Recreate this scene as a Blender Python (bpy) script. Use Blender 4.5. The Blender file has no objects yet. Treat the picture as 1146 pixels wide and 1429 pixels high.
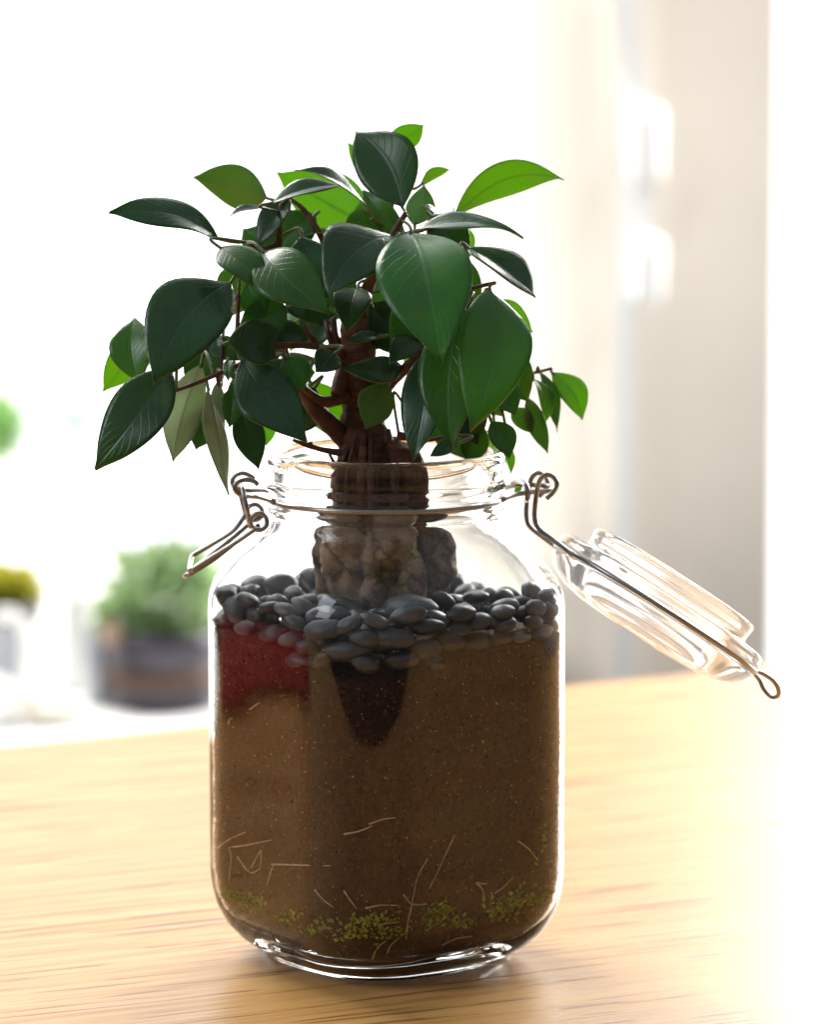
import bpy, bmesh, math, random
from mathutils import Vector, Matrix, noise
random.seed(7)
R = math.radians
SC = bpy.context.scene
COL = SC.collection

# ------------------------------------------------------------------ camera
F_PX, CX, CY = 5793.0, 573.0, 714.5            # focal length and centre in photo pixels (1146 x 1429)
PITCH = R(7.48)
CAM = Vector((0.0090, -1.5, 0.3617))
cam_d = bpy.data.cameras.new('camera')
cam = bpy.data.objects.new('camera', cam_d); COL.objects.link(cam)
cam.location = CAM
cam.rotation_euler = (math.pi/2 - PITCH, 0, 0)
cam_d.sensor_fit = 'VERTICAL'; cam_d.sensor_height = 36.0
cam_d.lens = F_PX/1429.0*36.0
cam_d.clip_start = 0.02; cam_d.clip_end = 60
cam_d.dof.use_dof = True
cam_d.dof.focus_distance = 1.455
cam_d.dof.aperture_fstop = cam_d.lens/14.0
SC.camera = cam

# ------------------------------------------------------------------ world, lamps, exposure
w = bpy.data.worlds.new('World'); SC.world = w; w.use_nodes = True
wn = w.node_tree; bg = wn.nodes['Background']
wt = wn.nodes.new('ShaderNodeTexCoord'); ws = wn.nodes.new('ShaderNodeSeparateXYZ'); wr = wn.nodes.new('ShaderNodeValToRGB')
wm = wn.nodes.new('ShaderNodeMath'); wm.operation = 'MULTIPLY_ADD'; wm.inputs[1].default_value = 0.5; wm.inputs[2].default_value = 0.5
wn.links.new(wt.outputs['Generated'], ws.inputs[0]); wn.links.new(ws.outputs['Z'], wm.inputs[0]); wn.links.new(wm.outputs[0], wr.inputs['Fac'])
we = wr.color_ramp.elements                       # a dim floor below, a pale ceiling above
we[0].position = 0.46; we[0].color = (0.055, 0.042, 0.034, 1)
we[1].position = 0.92; we[1].color = (0.28, 0.30, 0.325, 1)
wn.links.new(wr.outputs['Color'], bg.inputs[0]); bg.inputs[1].default_value = 1.0
SKY_POWER = 2.0

def area(name, loc, target, sx, sy, power, col):
    d = bpy.data.lights.new(name, 'AREA'); d.shape = 'RECTANGLE'; d.size = sx; d.size_y = sy
    d.energy = power; d.color = col
    o = bpy.data.objects.new(name, d); COL.objects.link(o)
    o.location = loc
    o.rotation_euler = (Vector(target)-Vector(loc)).to_track_quat('-Z', 'Y').to_euler()
    return o
area('window_light', (1.25, 2.70, 0.85), (0.42, 0.0, 0.0), 1.5, 1.5, 140, (1.0, 0.975, 0.94))
area('leaf_sheen_light', (-1.45, -0.55, 1.15), (0.0, 0.0, 0.25), 0.6, 0.8, 9, (0.90, 0.95, 1.0))  # added lamp, not a window: puts sheen on the leaves
wl = area('wall_fill_light', (0.85, 1.3, 1.1), (0.26, 2.6, 0.10), 0.7, 0.7, 2.7, (1.0, 0.95, 0.88)); wl.data.spread = R(75)  # added lamp out of view, only to brighten the wall pier
area('outdoor_light', (-2.0, 3.1, 3.0), (-0.9, 4.3, -0.3), 2.0, 2.0, 330, (1.0, 0.98, 0.92))

SC.view_settings.view_transform = 'Standard'; SC.view_settings.look = 'None'
SC.view_settings.exposure = 0.25; SC.view_settings.gamma = 1.0
SC.view_settings.use_curve_mapping = False
cy = SC.cycles
cy.max_bounces = 20; cy.transmission_bounces = 16; cy.glossy_bounces = 8; cy.diffuse_bounces = 5
cy.transparent_max_bounces = 16; cy.caustics_reflective = True; cy.caustics_refractive = True
cy.blur_glossy = 0.6; cy.sample_clamp_indirect = 8.0
cy.use_denoising = True
try:
    cy.denoiser = 'OPENIMAGEDENOISE'; cy.denoising_input_passes = 'RGB_ALBEDO_NORMAL'; cy.denoising_prefilter = 'ACCURATE'
except Exception:
    pass

# ------------------------------------------------------------------ helpers
cP, sP = math.cos(PITCH), math.sin(PITCH)
def P(px, py, Y=0.0):
    """point of the place that lies Y metres behind the jar's axis at that spot of the picture"""
    x = (px-CX)/F_PX; y = -(py-CY)/F_PX
    d = Vector((x, cP + y*sP, -sP + y*cP))
    return CAM + d*((Y-CAM.y)/d.y)
def pxm(Y=0.0): return F_PX/(Y-CAM.y)           # pixels per metre at that depth
def zof(py, Y=0.0): return P(CX, py, Y).z
M1 = 1.0/pxm(0.0)                               # metres per pixel at the jar

def tag(o, label=None, cat=None, group=None, kind=None):
    if label: o['label'] = label
    if cat: o['category'] = cat
    if group: o['group'] = group
    if kind: o['kind'] = kind
    return o
def empty(name, loc=(0, 0, 0)):
    o = bpy.data.objects.new(name, None); COL.objects.link(o); o.location = loc; o.empty_display_size = 0.02
    bpy.context.view_layer.update()
    return o
def mesh_obj(name, verts, faces, mat, parent=None, smooth=True, uvs=None, mats=None, mi=None):
    me = bpy.data.meshes.new(name)
    me.from_pydata([tuple(v) for v in verts], [], faces)
    if mats:
        for m in mats: me.materials.append(m)
    else: me.materials.append(mat)
    if mi: me.polygons.foreach_set('material_index', mi)
    if smooth: me.polygons.foreach_set('use_smooth', [True]*len(me.polygons))
    if uvs:
        ul = me.uv_layers.new(name='uv')
        for l in me.loops: ul.data[l.index].uv = uvs[l.vertex_index]
    me.update()
    o = bpy.data.objects.new(name, me); COL.objects.link(o)
    if parent:
        o.parent = parent
        base = parent
        off = Vector((0, 0, 0))
        while base: off += base.location; base = base.parent
        o.location = -off                          # meshes are written in place coordinates
    return o

def catmull(pts, n=8):
    pts = [Vector(p) for p in pts]
    if len(pts) < 3:
        return [pts[0].lerp(pts[-1], i/n) for i in range(n+1)]
    ext = [pts[0]*2-pts[1]] + pts + [pts[-1]*2-pts[-2]]
    out = []
    for i in range(1, len(ext)-2):
        p0, p1, p2, p3 = ext[i-1:i+3]
        for k in range(n):
            t = k/n
            out.append(0.5*((2*p1)+(p2-p0)*t+(2*p0-5*p1+4*p2-p3)*t*t+(3*p1-p0-3*p2+p3)*t**3))
    out.append(pts[-1]); return out

def sweep(path, radii, seg=10, bump=None, closed=False):
    """tube swept along a path; returns verts, faces"""
    V, Fc = [], []
    n = len(path)
    tan = []
    for i in range(n):
        a = path[i-1] if (i > 0 or closed) else path[0]
        b = path[(i+1) % n] if (i < n-1 or closed) else path[-1]
        tan.append((b-a).normalized())
    up = Vector((0, 0, 1)) if abs(tan[0].z) < 0.9 else Vector((1, 0, 0))
    nrm = (up - tan[0]*up.dot(tan[0])).normalized()
    for i in range(n):
        nrm = (nrm - tan[i]*nrm.dot(tan[i])).normalized()
        bi = tan[i].cross(nrm)
        r = radii[i] if hasattr(radii, '__len__') else radii
        for k in range(seg):
            a = 2*math.pi*k/seg
            d = nrm*math.cos(a)+bi*math.sin(a)
            rr = r
            if bump: rr = r*bump(path[i]+d*r)
            V.append(path[i]+d*rr)
    m = n if closed else n-1
    for i in range(m):
        j = (i+1) % n
        for k in range(seg):
            k2 = (k+1) % seg
            Fc.append((i*seg+k, i*seg+k2, j*seg+k2, j*seg+k))
    if not closed:
        V.append(path[0]); V.append(path[-1]); c0, c1 = len(V)-2, len(V)-1
        for k in range(seg):
            k2 = (k+1) % seg
            Fc.append((c0, k2, k)); Fc.append((c1, (n-1)*seg+k, (n-1)*seg+k2))
    return V, Fc
def wire(name, pts, r, mat, parent, n=8, seg=12, closed=False, smooth=True):
    path = catmull(pts, n) if smooth else [Vector(p) for p in pts]
    v, f = sweep(path, r, seg, closed=closed)
    return mesh_obj(name, v, f, mat, parent)
def merge(*vf):
    V, Fc = [], []
    for v, f in vf:
        o = len(V); V += list(v); Fc += [tuple(i+o for i in q) for q in f]
    return V, Fc
def box(x0, x1, y0, y1, z0, z1):
    v = [(x0,y0,z0),(x1,y0,z0),(x1,y1,z0),(x0,y1,z0),(x0,y0,z1),(x1,y0,z1),(x1,y1,z1),(x0,y1,z1)]
    f = [(0,3,2,1),(4,5,6,7),(0,1,5,4),(1,2,6,5),(2,3,7,6),(3,0,4,7)]
    return v, f
def lathe(prof, cx=0, cyy=0, seg=40, cap=True):
    """prof list of (r, z); closes with centre points where r == 0"""
    V, Fc = [], []
    rows = []
    for r, z in prof:
        if r <= 1e-9:
            rows.append([len(V)]); V.append(Vector((cx, cyy, z)))
        else:
            rows.append(list(range(len(V), len(V)+seg)))
            for k in range(seg):
                a = 2*math.pi*k/seg
                V.append(Vector((cx+r*math.cos(a), cyy+r*math.sin(a), z)))
    for a, b in zip(rows[:-1], rows[1:]):
        for k in range(seg):
            k2 = (k+1) % seg
            if len(a) == 1 and len(b) > 1: Fc.append((a[0], b[k2], b[k]))
            elif len(b) == 1 and len(a) > 1: Fc.append((a[k], a[k2], b[0]))
            elif len(a) > 1: Fc.append((a[k], a[k2], b[k2], b[k]))
    return V, Fc

# ------------------------------------------------------------------ materials
def new_mat(name):
    m = bpy.data.materials.new(name); m.use_nodes = True
    nt = m.node_tree; nt.nodes.clear()
    out = nt.nodes.new('ShaderNodeOutputMaterial')
    return m, nt, out
def N(nt, typ, **kw):
    n = nt.nodes.new(typ)
    for k, v in kw.items():
        if k in n.inputs: n.inputs[k].default_value = v
        else: setattr(n, k, v)
    return n
def L(nt, a, b): nt.links.new(a, b)
def ramp(nt, fac, stops):
    r = nt.nodes.new('ShaderNodeValToRGB')
    e = r.color_ramp.elements
    while len(e) > 1: e.remove(e[-1])
    e[0].position = stops[0][0]; e[0].color = (*stops[0][1], 1)
    for p, c in stops[1:]:
        x = e.new(p); x.color = (*c, 1)
    L(nt, fac, r.inputs['Fac']); return r
def simple(name, col, rough=0.5, metal=0.0, spec=0.5, nscale=None, namp=0.15, bump=0.0, **extra):
    m, nt, out = new_mat(name)
    b = N(nt, 'ShaderNodeBsdfPrincipled', Roughness=rough, Metallic=metal)
    b.inputs['Base Color'].default_value = (*col, 1)
    b.inputs['Specular IOR Level'].default_value = spec
    for k, v in extra.items(): b.inputs[k].default_value = v
    if nscale:
        tc = N(nt, 'ShaderNodeTexCoord')
        nz = N(nt, 'ShaderNodeTexNoise', Scale=nscale, Detail=6.0)
        L(nt, tc.outputs['Object'], nz.inputs['Vector'])
        r = ramp(nt, nz.outputs['Fac'], [(0.3, tuple(c*(1-namp) for c in col)), (0.7, tuple(min(1, c*(1+namp)) for c in col))])
        L(nt, r.outputs['Color'], b.inputs['Base Color'])
        if bump:
            bp = N(nt, 'ShaderNodeBump', Strength=bump, Distance=0.001)
            L(nt, nz.outputs['Fac'], bp.inputs['Height']); L(nt, bp.outputs['Normal'], b.inputs['Normal'])
    L(nt, b.outputs[0], out.inputs[0]); return m

def glass_mat(name, tint, glare_mix):
    m, nt, out = new_mat(name)
    g = N(nt, 'ShaderNodeBsdfPrincipled', Roughness=0.0, IOR=1.37)
    g.inputs['Transmission Weight'].default_value = 1.0
    g.inputs['Base Color'].default_value = (*tint, 1)
    tc = N(nt, 'ShaderNodeTexCoord')
    nz = N(nt, 'ShaderNodeTexNoise', Scale=38.0, Detail=2.0)
    L(nt, tc.outputs['Object'], nz.inputs['Vector'])
    n3 = N(nt, 'ShaderNodeTexNoise', Scale=16.0, Detail=1.0); L(nt, tc.outputs['Object'], n3.inputs['Vector'])
    ad = N(nt, 'ShaderNodeMath', operation='MULTIPLY_ADD'); ad.inputs[1].default_value = 0.12; L(nt, nz.outputs['Fac'], ad.inputs[0])
    a3 = N(nt, 'ShaderNodeMath', operation='MULTIPLY'); a3.inputs[1].default_value = 2.6; L(nt, n3.outputs['Fac'], a3.inputs[0]); L(nt, a3.outputs[0], ad.inputs[2])
    bp = N(nt, 'ShaderNodeBump', Strength=0.22, Distance=0.0015)
    L(nt, ad.outputs[0], bp.inputs['Height']); L(nt, bp.outputs['Normal'], g.inputs['Normal'])
    n2 = N(nt, 'ShaderNodeTexNoise', Scale=55.0, Detail=7.0, Roughness=0.7)
    L(nt, tc.outputs['Object'], n2.inputs['Vector'])
    fr = ramp(nt, n2.outputs['Fac'], [(0.3, (glare_mix*0.75,)*3), (0.7, (glare_mix*1.25,)*3)])  # white veil in the colour imitates glare on the glass
    d = N(nt, 'ShaderNodeBsdfDiffuse'); d.inputs[0].default_value = (0.85, 0.86, 0.86, 1)
    t = N(nt, 'ShaderNodeBsdfTranslucent'); t.inputs[0].default_value = (0.85, 0.86, 0.86, 1)
    fm = N(nt, 'ShaderNodeMixShader'); L(nt, d.outputs[0], fm.inputs[1]); L(nt, t.outputs[0], fm.inputs[2])
    mm = N(nt, 'ShaderNodeMixShader'); L(nt, fr.outputs['Color'], mm.inputs[0]); L(nt, g.outputs[0], mm.inputs[1]); L(nt, fm.outputs[0], mm.inputs[2])
    L(nt, mm.outputs[0], out.inputs[0]); return m
GLASS = glass_mat('clear_glass', (0.985, 0.99, 0.985), 0.002)
LIDGLASS = glass_mat('glare_lid_glass', (0.99, 0.99, 0.99), 0.13)  # blown-out glare is put into the lid's colour
STEEL = simple('steel_wire', (0.36, 0.345, 0.335), rough=0.3, metal=1.0, nscale=900, namp=0.12)

def oak():
    m, nt, out = new_mat('oak_wood')
    tc = N(nt, 'ShaderNodeTexCoord')
    rot = N(nt, 'ShaderNodeMapping'); rot.inputs['Rotation'].default_value = (0, 0, R(-25))
    L(nt, tc.outputs['Object'], rot.inputs['Vector'])
    def stretched(sx, sy, detail, rough=0.55, dist=0.0):
        mp = N(nt, 'ShaderNodeMapping'); mp.inputs['Scale'].default_value = (sx, sy, 1)
        L(nt, rot.outputs[0], mp.inputs['Vector'])
        nz = N(nt, 'ShaderNodeTexNoise', Scale=1.0, Detail=detail, Roughness=rough, Distortion=dist)
        L(nt, mp.outputs[0], nz.inputs['Vector']); return nz
    broad = stretched(0.9, 38, 3, dist=0.2)
    fine = stretched(7.0, 210, 4, 0.6)
    pores = stretched(12, 250, 2, 0.5)
    base = ramp(nt, broad.outputs['Fac'], [(0.28, (0.58, 0.30, 0.085)), (0.5, (0.64, 0.35, 0.115)), (0.72, (0.68, 0.40, 0.15))])
    f = ramp(nt, fine.outputs['Fac'], [(0.32, (0.66, 0.56, 0.48)), (0.45, (0.92, 0.88, 0.85)), (0.52, (1.0, 0.98, 0.96)), (0.7, (1.06, 1.05, 1.04))])
    mx = N(nt, 'ShaderNodeMix', data_type='RGBA', blend_type='MULTIPLY'); mx.inputs['Factor'].default_value = 0.85
    L(nt, base.outputs['Color'], mx.inputs[6]); L(nt, f.outputs['Color'], mx.inputs[7])
    pr = ramp(nt, pores.outputs['Fac'], [(0.365, (0.40, 0.24, 0.15)), (0.41, (1, 1, 1))])
    mx2 = N(nt, 'ShaderNodeMix', data_type='RGBA', blend_type='MULTIPLY'); mx2.inputs['Factor'].default_value = 0.8
    L(nt, mx.outputs[2], mx2.inputs[6]); L(nt, pr.outputs['Color'], mx2.inputs[7])
    b = N(nt, 'ShaderNodeBsdfPrincipled', Roughness=0.34)
    b.inputs['Specular IOR Level'].default_value = 0.26
    L(nt, mx2.outputs[2], b.inputs['Base Color'])
    rr = ramp(nt, fine.outputs['Fac'], [(0.3, (0.46,)*3), (0.65, (0.32,)*3)])
    L(nt, rr.outputs['Color'], b.inputs['Roughness'])
    bp = N(nt, 'ShaderNodeBump', Strength=0.25, Distance=0.0006)
    L(nt, pores.outputs['Fac'], bp.inputs['Height']); L(nt, bp.outputs['Normal'], b.inputs['Normal'])
    L(nt, b.outputs[0], out.inputs[0]); return m
OAK = oak()

def leaf_mat(name, stops, rough, trans_col, trans_w, vein=(0.12, 0.2, 0.07), vein_w=0.5, sheen_spots=True):
    m, nt, out = new_mat(name)
    uv = N(nt, 'ShaderNodeUVMap')
    sep = N(nt, 'ShaderNodeSeparateXYZ'); L(nt, uv.outputs[0], sep.inputs[0])
    def math_(op, a, b=None):
        n = N(nt, 'ShaderNodeMath', operation=op)
        for i, v in enumerate((a, b)):
            if v is None: continue
            if isinstance(v, (int, float)): n.inputs[i].default_value = v
            else: L(nt, v, n.inputs[i])
        return n.outputs[0]
    av = math_('ABSOLUTE', math_('SUBTRACT', sep.outputs[1], 0.5))         # 0 at midrib, 0.5 at the margin
    # lateral veins rise at an angle from the midrib
    tc = N(nt, 'ShaderNodeTexCoord')
    nz = N(nt, 'ShaderNodeTexNoise', Scale=75.0, Detail=4.0)
    L(nt, tc.outputs['Object'], nz.inputs['Vector'])
    oi = N(nt, 'ShaderNodeObjectInfo')
    ph = math_('ADD', math_('MULTIPLY', sep.outputs[0], 10.0), math_('MULTIPLY', av, -6.0))
    ph = math_('ADD', ph, math_('MULTIPLY', nz.outputs['Fac'], 0.8))
    s = math_('ABSOLUTE', math_('SINE', math_('MULTIPLY', ph, math.pi)))
    lat = math_('SUBTRACT', 1.0, math_('MINIMUM', math_('MULTIPLY', s, 5.0), 1.0))
    lat = math_('MULTIPLY', lat, 0.42)
    mid = math_('SUBTRACT', 1.0, math_('MINIMUM', math_('MULTIPLY', av, 26.0), 1.0))
    ve = math_('MAXIMUM', lat, mid)
    r0 = ramp(nt, nz.outputs['Fac'], stops)
    hsv = N(nt, 'ShaderNodeHueSaturation')
    L(nt, math_('ADD', math_('MULTIPLY', oi.outputs['Random'], 0.04), 0.48), hsv.inputs['Hue'])
    L(nt, math_('ADD', math_('MULTIPLY', oi.outputs['Random'], 0.5), 0.75), hsv.inputs['Value'])
    L(nt, r0.outputs['Color'], hsv.inputs['Color'])
    mx = N(nt, 'ShaderNodeMix', data_type='RGBA'); mx.inputs[7].default_value = (*vein, 1)
    L(nt, math_('MULTIPLY', ve, vein_w), mx.inputs['Factor']); L(nt, hsv.outputs[0], mx.inputs[6])
    # brown scuffs and dust
    n2 = N(nt, 'ShaderNodeTexNoise', Scale=28.0, Detail=5.0, Roughness=0.65)
    L(nt, tc.outputs['Object'], n2.inputs['Vector'])
    sp = ramp(nt, n2.outputs['Fac'], [(0.66, (0, 0, 0)), (0.78, (1, 1, 1))])
    mx3 = N(nt, 'ShaderNodeMix', data_type='RGBA'); mx3.inputs[7].default_value = (0.11, 0.075, 0.035, 1)
    L(nt, math_('MULTIPLY', sp.outputs['Color'], 0.55), mx3.inputs['Factor']); L(nt, mx.outputs[2], mx3.inputs[6])
    b = N(nt, 'ShaderNodeBsdfPrincipled', Roughness=rough)
    b.inputs['Specular IOR Level'].default_value = 0.55
    L(nt, mx3.outputs[2], b.inputs['Base Color'])
    rr = ramp(nt, n2.outputs['Fac'], [(0.3, (rough*0.8,)*3), (0.75, (min(1, rough*1.45),)*3)])
    L(nt, rr.outputs['Color'], b.inputs['Roughness'])
    hgt = math_('ADD', math_('MULTIPLY', ve, -0.6), math_('MULTIPLY', nz.outputs['Fac'], 0.5))
    bp = N(nt, 'ShaderNodeBump', Strength=0.35, Distance=0.0006)
    L(nt, hgt, bp.inputs['Height']); L(nt, bp.outputs['Normal'], b.inputs['Normal'])
    t = N(nt, 'ShaderNodeBsdfTranslucent')
    tm = N(nt, 'ShaderNodeMix', data_type='RGBA', blend_type='MULTIPLY'); tm.inputs['Factor'].default_value = 1.0
    tm.inputs[6].default_value = (*trans_col, 1)
    vt = ramp(nt, ve, [(0.0, (1, 1, 1)), (1.0, (0.62, 0.72, 0.5))]); L(nt, vt.outputs['Color'], tm.inputs[7])
    L(nt, tm.outputs[2], t.inputs['Color'])
    ms = N(nt, 'ShaderNodeMixShader'); ms.inputs[0].default_value = trans_w
    L(nt, b.outputs[0], ms.inputs[1]); L(nt, t.outputs[0], ms.inputs[2])
    L(nt, ms.outputs[0], out.inputs[0]); return m
TC = (0.28, 0.56, 0.04); TY = (0.35, 0.66, 0.035)
LEAF_UP = leaf_mat('leaf_upper_side', [(0.3, (0.012, 0.092, 0.010)), (0.55, (0.021, 0.122, 0.012)), (0.75, (0.046, 0.150, 0.016))], 0.30, TC, 0.24, (0.09, 0.20, 0.06), 0.6)
LEAF_DN = leaf_mat('leaf_lower_side', [(0.3, (0.060, 0.14, 0.035)), (0.7, (0.10, 0.19, 0.045))], 0.45, TC, 0.30, (0.20, 0.30, 0.10), 0.6)
YNG_UP = leaf_mat('young_leaf_upper_side', [(0.3, (0.03, 0.10, 0.015)), (0.7, (0.055, 0.15, 0.02))], 0.30, TY, 0.48, (0.16, 0.26, 0.08), 0.4)
YNG_DN = leaf_mat('young_leaf_lower_side', [(0.3, (0.07, 0.15, 0.03)), (0.7, (0.10, 0.19, 0.04))], 0.45, TY, 0.48, (0.20, 0.30, 0.12), 0.5)
THK_UP = leaf_mat('thick_leaf_upper_side', [(0.3, (0.006, 0.042, 0.013)), (0.7, (0.014, 0.068, 0.016))], 0.28, TC, 0.13, (0.04, 0.10, 0.05), 0.5)
THK_DN = leaf_mat('thick_leaf_lower_side', [(0.3, (0.22, 0.28, 0.20)), (0.7, (0.32, 0.37, 0.27))], 0.45, TC, 0.2, (0.24, 0.30, 0.18), 0.5)
PALE_SHEEN_UP = leaf_mat('pale_sheen_leaf_upper_side', [(0.3, (0.05, 0.10, 0.05)), (0.7, (0.08, 0.14, 0.06))], 0.35, (0.45, 0.56, 0.36), 0.55, (0.2, 0.3, 0.15), 0.5)  # pale tones stand in for window gloss on a few undersides
PALE_SHEEN_DN = leaf_mat('pale_sheen_leaf_lower_side', [(0.3, (0.30, 0.37, 0.27)), (0.7, (0.42, 0.48, 0.36))], 0.45, (0.45, 0.56, 0.36), 0.45, (0.2, 0.28, 0.16), 0.6)
LEAF_EDGE = simple('leaf_margin', (0.16, 0.26, 0.07), rough=0.5)
PETIOLE = simple('leaf_stalk', (0.10, 0.13, 0.04), rough=0.5, nscale=300)
TWIG = simple('red_brown_twig', (0.085, 0.030, 0.018), rough=0.6, nscale=260, namp=0.45, bump=0.4)

def bark_mat():
    m, nt, out = new_mat('ficus_bark')
    tc = N(nt, 'ShaderNodeTexCoord')
    mp = N(nt, 'ShaderNodeMapping'); mp.inputs['Scale'].default_value = (90, 90, 260)
    L(nt, tc.outputs['Object'], mp.inputs['Vector'])
    n1 = N(nt, 'ShaderNodeTexNoise', Scale=1.0, Detail=8.0, Roughness=0.7); L(nt, mp.outputs[0], n1.inputs['Vector'])
    r = ramp(nt, n1.outputs['Fac'], [(0.30, (0.025, 0.009, 0.006)), (0.46, (0.085, 0.032, 0.020)), (0.60, (0.17, 0.078, 0.050)), (0.74, (0.30, 0.19, 0.14))])
    b = N(nt, 'ShaderNodeBsdfPrincipled', Roughness=0.75); L(nt, r.outputs['Color'], b.inputs['Base Color'])
    bp = N(nt, 'ShaderNodeBump', Strength=0.9, Distance=0.0012); L(nt, n1.outputs['Fac'], bp.inputs['Height']); L(nt, bp.outputs['Normal'], b.inputs['Normal'])
    L(nt, b.outputs[0], out.inputs[0]); return m
BARK = bark_mat()
def root_mat(name, dark):
    m, nt, out = new_mat(name)
    tc = N(nt, 'ShaderNodeTexCoord')
    n1 = N(nt, 'ShaderNodeTexNoise', Scale=95.0, Detail=8.0, Roughness=0.68); L(nt, tc.outputs['Object'], n1.inputs['Vector'])
    if dark: st = [(0.32, (0.05, 0.03, 0.02)), (0.46, (0.20, 0.14, 0.10)), (0.58, (0.40, 0.31, 0.23)), (0.70, (0.45, 0.22, 0.09))]
    else: st = [(0.30, (0.08, 0.038, 0.02)), (0.42, (0.30, 0.18, 0.10)), (0.56, (0.54, 0.39, 0.26)), (0.72, (0.70, 0.56, 0.42))]
    r = ramp(nt, n1.outputs['Fac'], st)
    sz = N(nt, 'ShaderNodeSeparateXYZ'); L(nt, tc.outputs['Object'], sz.inputs[0])
    za = N(nt, 'ShaderNodeMath', operation='MULTIPLY_ADD'); za.inputs[1].default_value = 0.022; L(nt, n1.outputs['Fac'], za.inputs[0]); L(nt, sz.outputs[2], za.inputs[2])
    mr = N(nt, 'ShaderNodeMapRange'); L(nt, za.outputs[0], mr.inputs['Value'])
    mr.inputs['From Min'].default_value = 0.168; mr.inputs['From Max'].default_value = 0.184
    mb = N(nt, 'ShaderNodeMix', data_type='RGBA'); mb.inputs[7].default_value = (0.085, 0.038, 0.024, 1)
    L(nt, mr.outputs[0], mb.inputs['Factor']); L(nt, r.outputs['Color'], mb.inputs[6])
    vo = N(nt, 'ShaderNodeTexVoronoi', Scale=48.0, feature='DISTANCE_TO_EDGE')
    wv = N(nt, 'ShaderNodeVectorMath', operation='MULTIPLY_ADD'); wv.inputs[1].default_value = (0.012,)*3
    L(nt, n1.outputs['Color'], wv.inputs[0]); L(nt, tc.outputs['Object'], wv.inputs[2]); L(nt, wv.outputs[0], vo.inputs['Vector'])
    cr = ramp(nt, vo.outputs['Distance'], [(0.0, (0.10, 0.065, 0.045)), (0.035, (0.6, 0.5, 0.42)), (0.12, (1, 1, 1))])
    mc = N(nt, 'ShaderNodeMix', data_type='RGBA', blend_type='MULTIPLY'); mc.inputs['Factor'].default_value = 0.85
    L(nt, mb.outputs[2], mc.inputs[6]); L(nt, cr.outputs['Color'], mc.inputs[7])
    b = N(nt, 'ShaderNodeBsdfPrincipled', Roughness=0.6); L(nt, mc.outputs[2], b.inputs['Base Color'])
    bp = N(nt, 'ShaderNodeBump', Strength=0.8, Distance=0.0012); L(nt, n1.outputs['Fac'], bp.inputs['Height']); L(nt, bp.outputs['Normal'], b.inputs['Normal'])
    L(nt, b.outputs[0], out.inputs[0]); return m
ROOT = root_mat('pale_root_bark', False); ROOT_D = root_mat('scarred_root_bark', True)

def soil_mat():
    m, nt, out = new_mat('potting_soil')
    tc = N(nt, 'ShaderNodeTexCoord')
    n1 = N(nt, 'ShaderNodeTexNoise', Scale=26.0, Detail=5.0); L(nt, tc.outputs['Object'], n1.inputs['Vector'])
    n2 = N(nt, 'ShaderNodeTexNoise', Scale=480.0, Detail=6.0, Roughness=0.78); L(nt, tc.outputs['Object'], n2.inputs['Vector'])
    vo = N(nt, 'ShaderNodeTexVoronoi', Scale=620.0); L(nt, tc.outputs['Object'], vo.inputs['Vector'])
    r1 = ramp(nt, n1.outputs['Fac'], [(0.3, (0.026, 0.007, 0.003)), (0.7, (0.070, 0.022, 0.009))])
    r2 = ramp(nt, n2.outputs['Fac'], [(0.32, (0.15, 0.13, 0.12)), (0.47, (0.75, 0.72, 0.7)), (0.58, (1.4, 1.35, 1.25)), (0.70, (2.6, 2.5, 2.2))])
    mx = N(nt, 'ShaderNodeMix', data_type='RGBA', blend_type='MULTIPLY'); mx.inputs['Factor'].default_value = 1.0
    L(nt, r1.outputs['Color'], mx.inputs[6]); L(nt, r2.outputs['Color'], mx.inputs[7])
    # pale grit
    gr = ramp(nt, vo.outputs['Distance'], [(0.12, (1, 1, 1)), (0.2, (0, 0, 0))])
    sepc = N(nt, 'ShaderNodeSeparateColor'); L(nt, vo.outputs['Color'], sepc.inputs[0])
    gt = N(nt, 'ShaderNodeMath', operation='GREATER_THAN'); gt.inputs[1].default_value = 0.9; L(nt, sepc.outputs[0], gt.inputs[0])
    gm = N(nt, 'ShaderNodeMath', operation='MULTIPLY'); L(nt, gr.outputs['Color'], gm.inputs[0]); L(nt, gt.outputs[0], gm.inputs[1])
    mx2 = N(nt, 'ShaderNodeMix', data_type='RGBA'); mx2.inputs[7].default_value = (0.55, 0.38, 0.20, 1)
    L(nt, gm.outputs[0], mx2.inputs['Factor']); L(nt, mx.outputs[2], mx2.inputs[6])
    b = N(nt, 'ShaderNodeBsdfPrincipled', Roughness=0.85); b.inputs['Specular IOR Level'].default_value = 0.25
    L(nt, mx2.outputs[2], b.inputs['Base Color'])
    bp = N(nt, 'ShaderNodeBump', Strength=0.6, Distance=0.0008); L(nt, n2.outputs['Fac'], bp.inputs['Height']); L(nt, bp.outputs['Normal'], b.inputs['Normal'])
    L(nt, b.outputs[0], out.inputs[0]); return m
SOIL = soil_mat()
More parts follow.
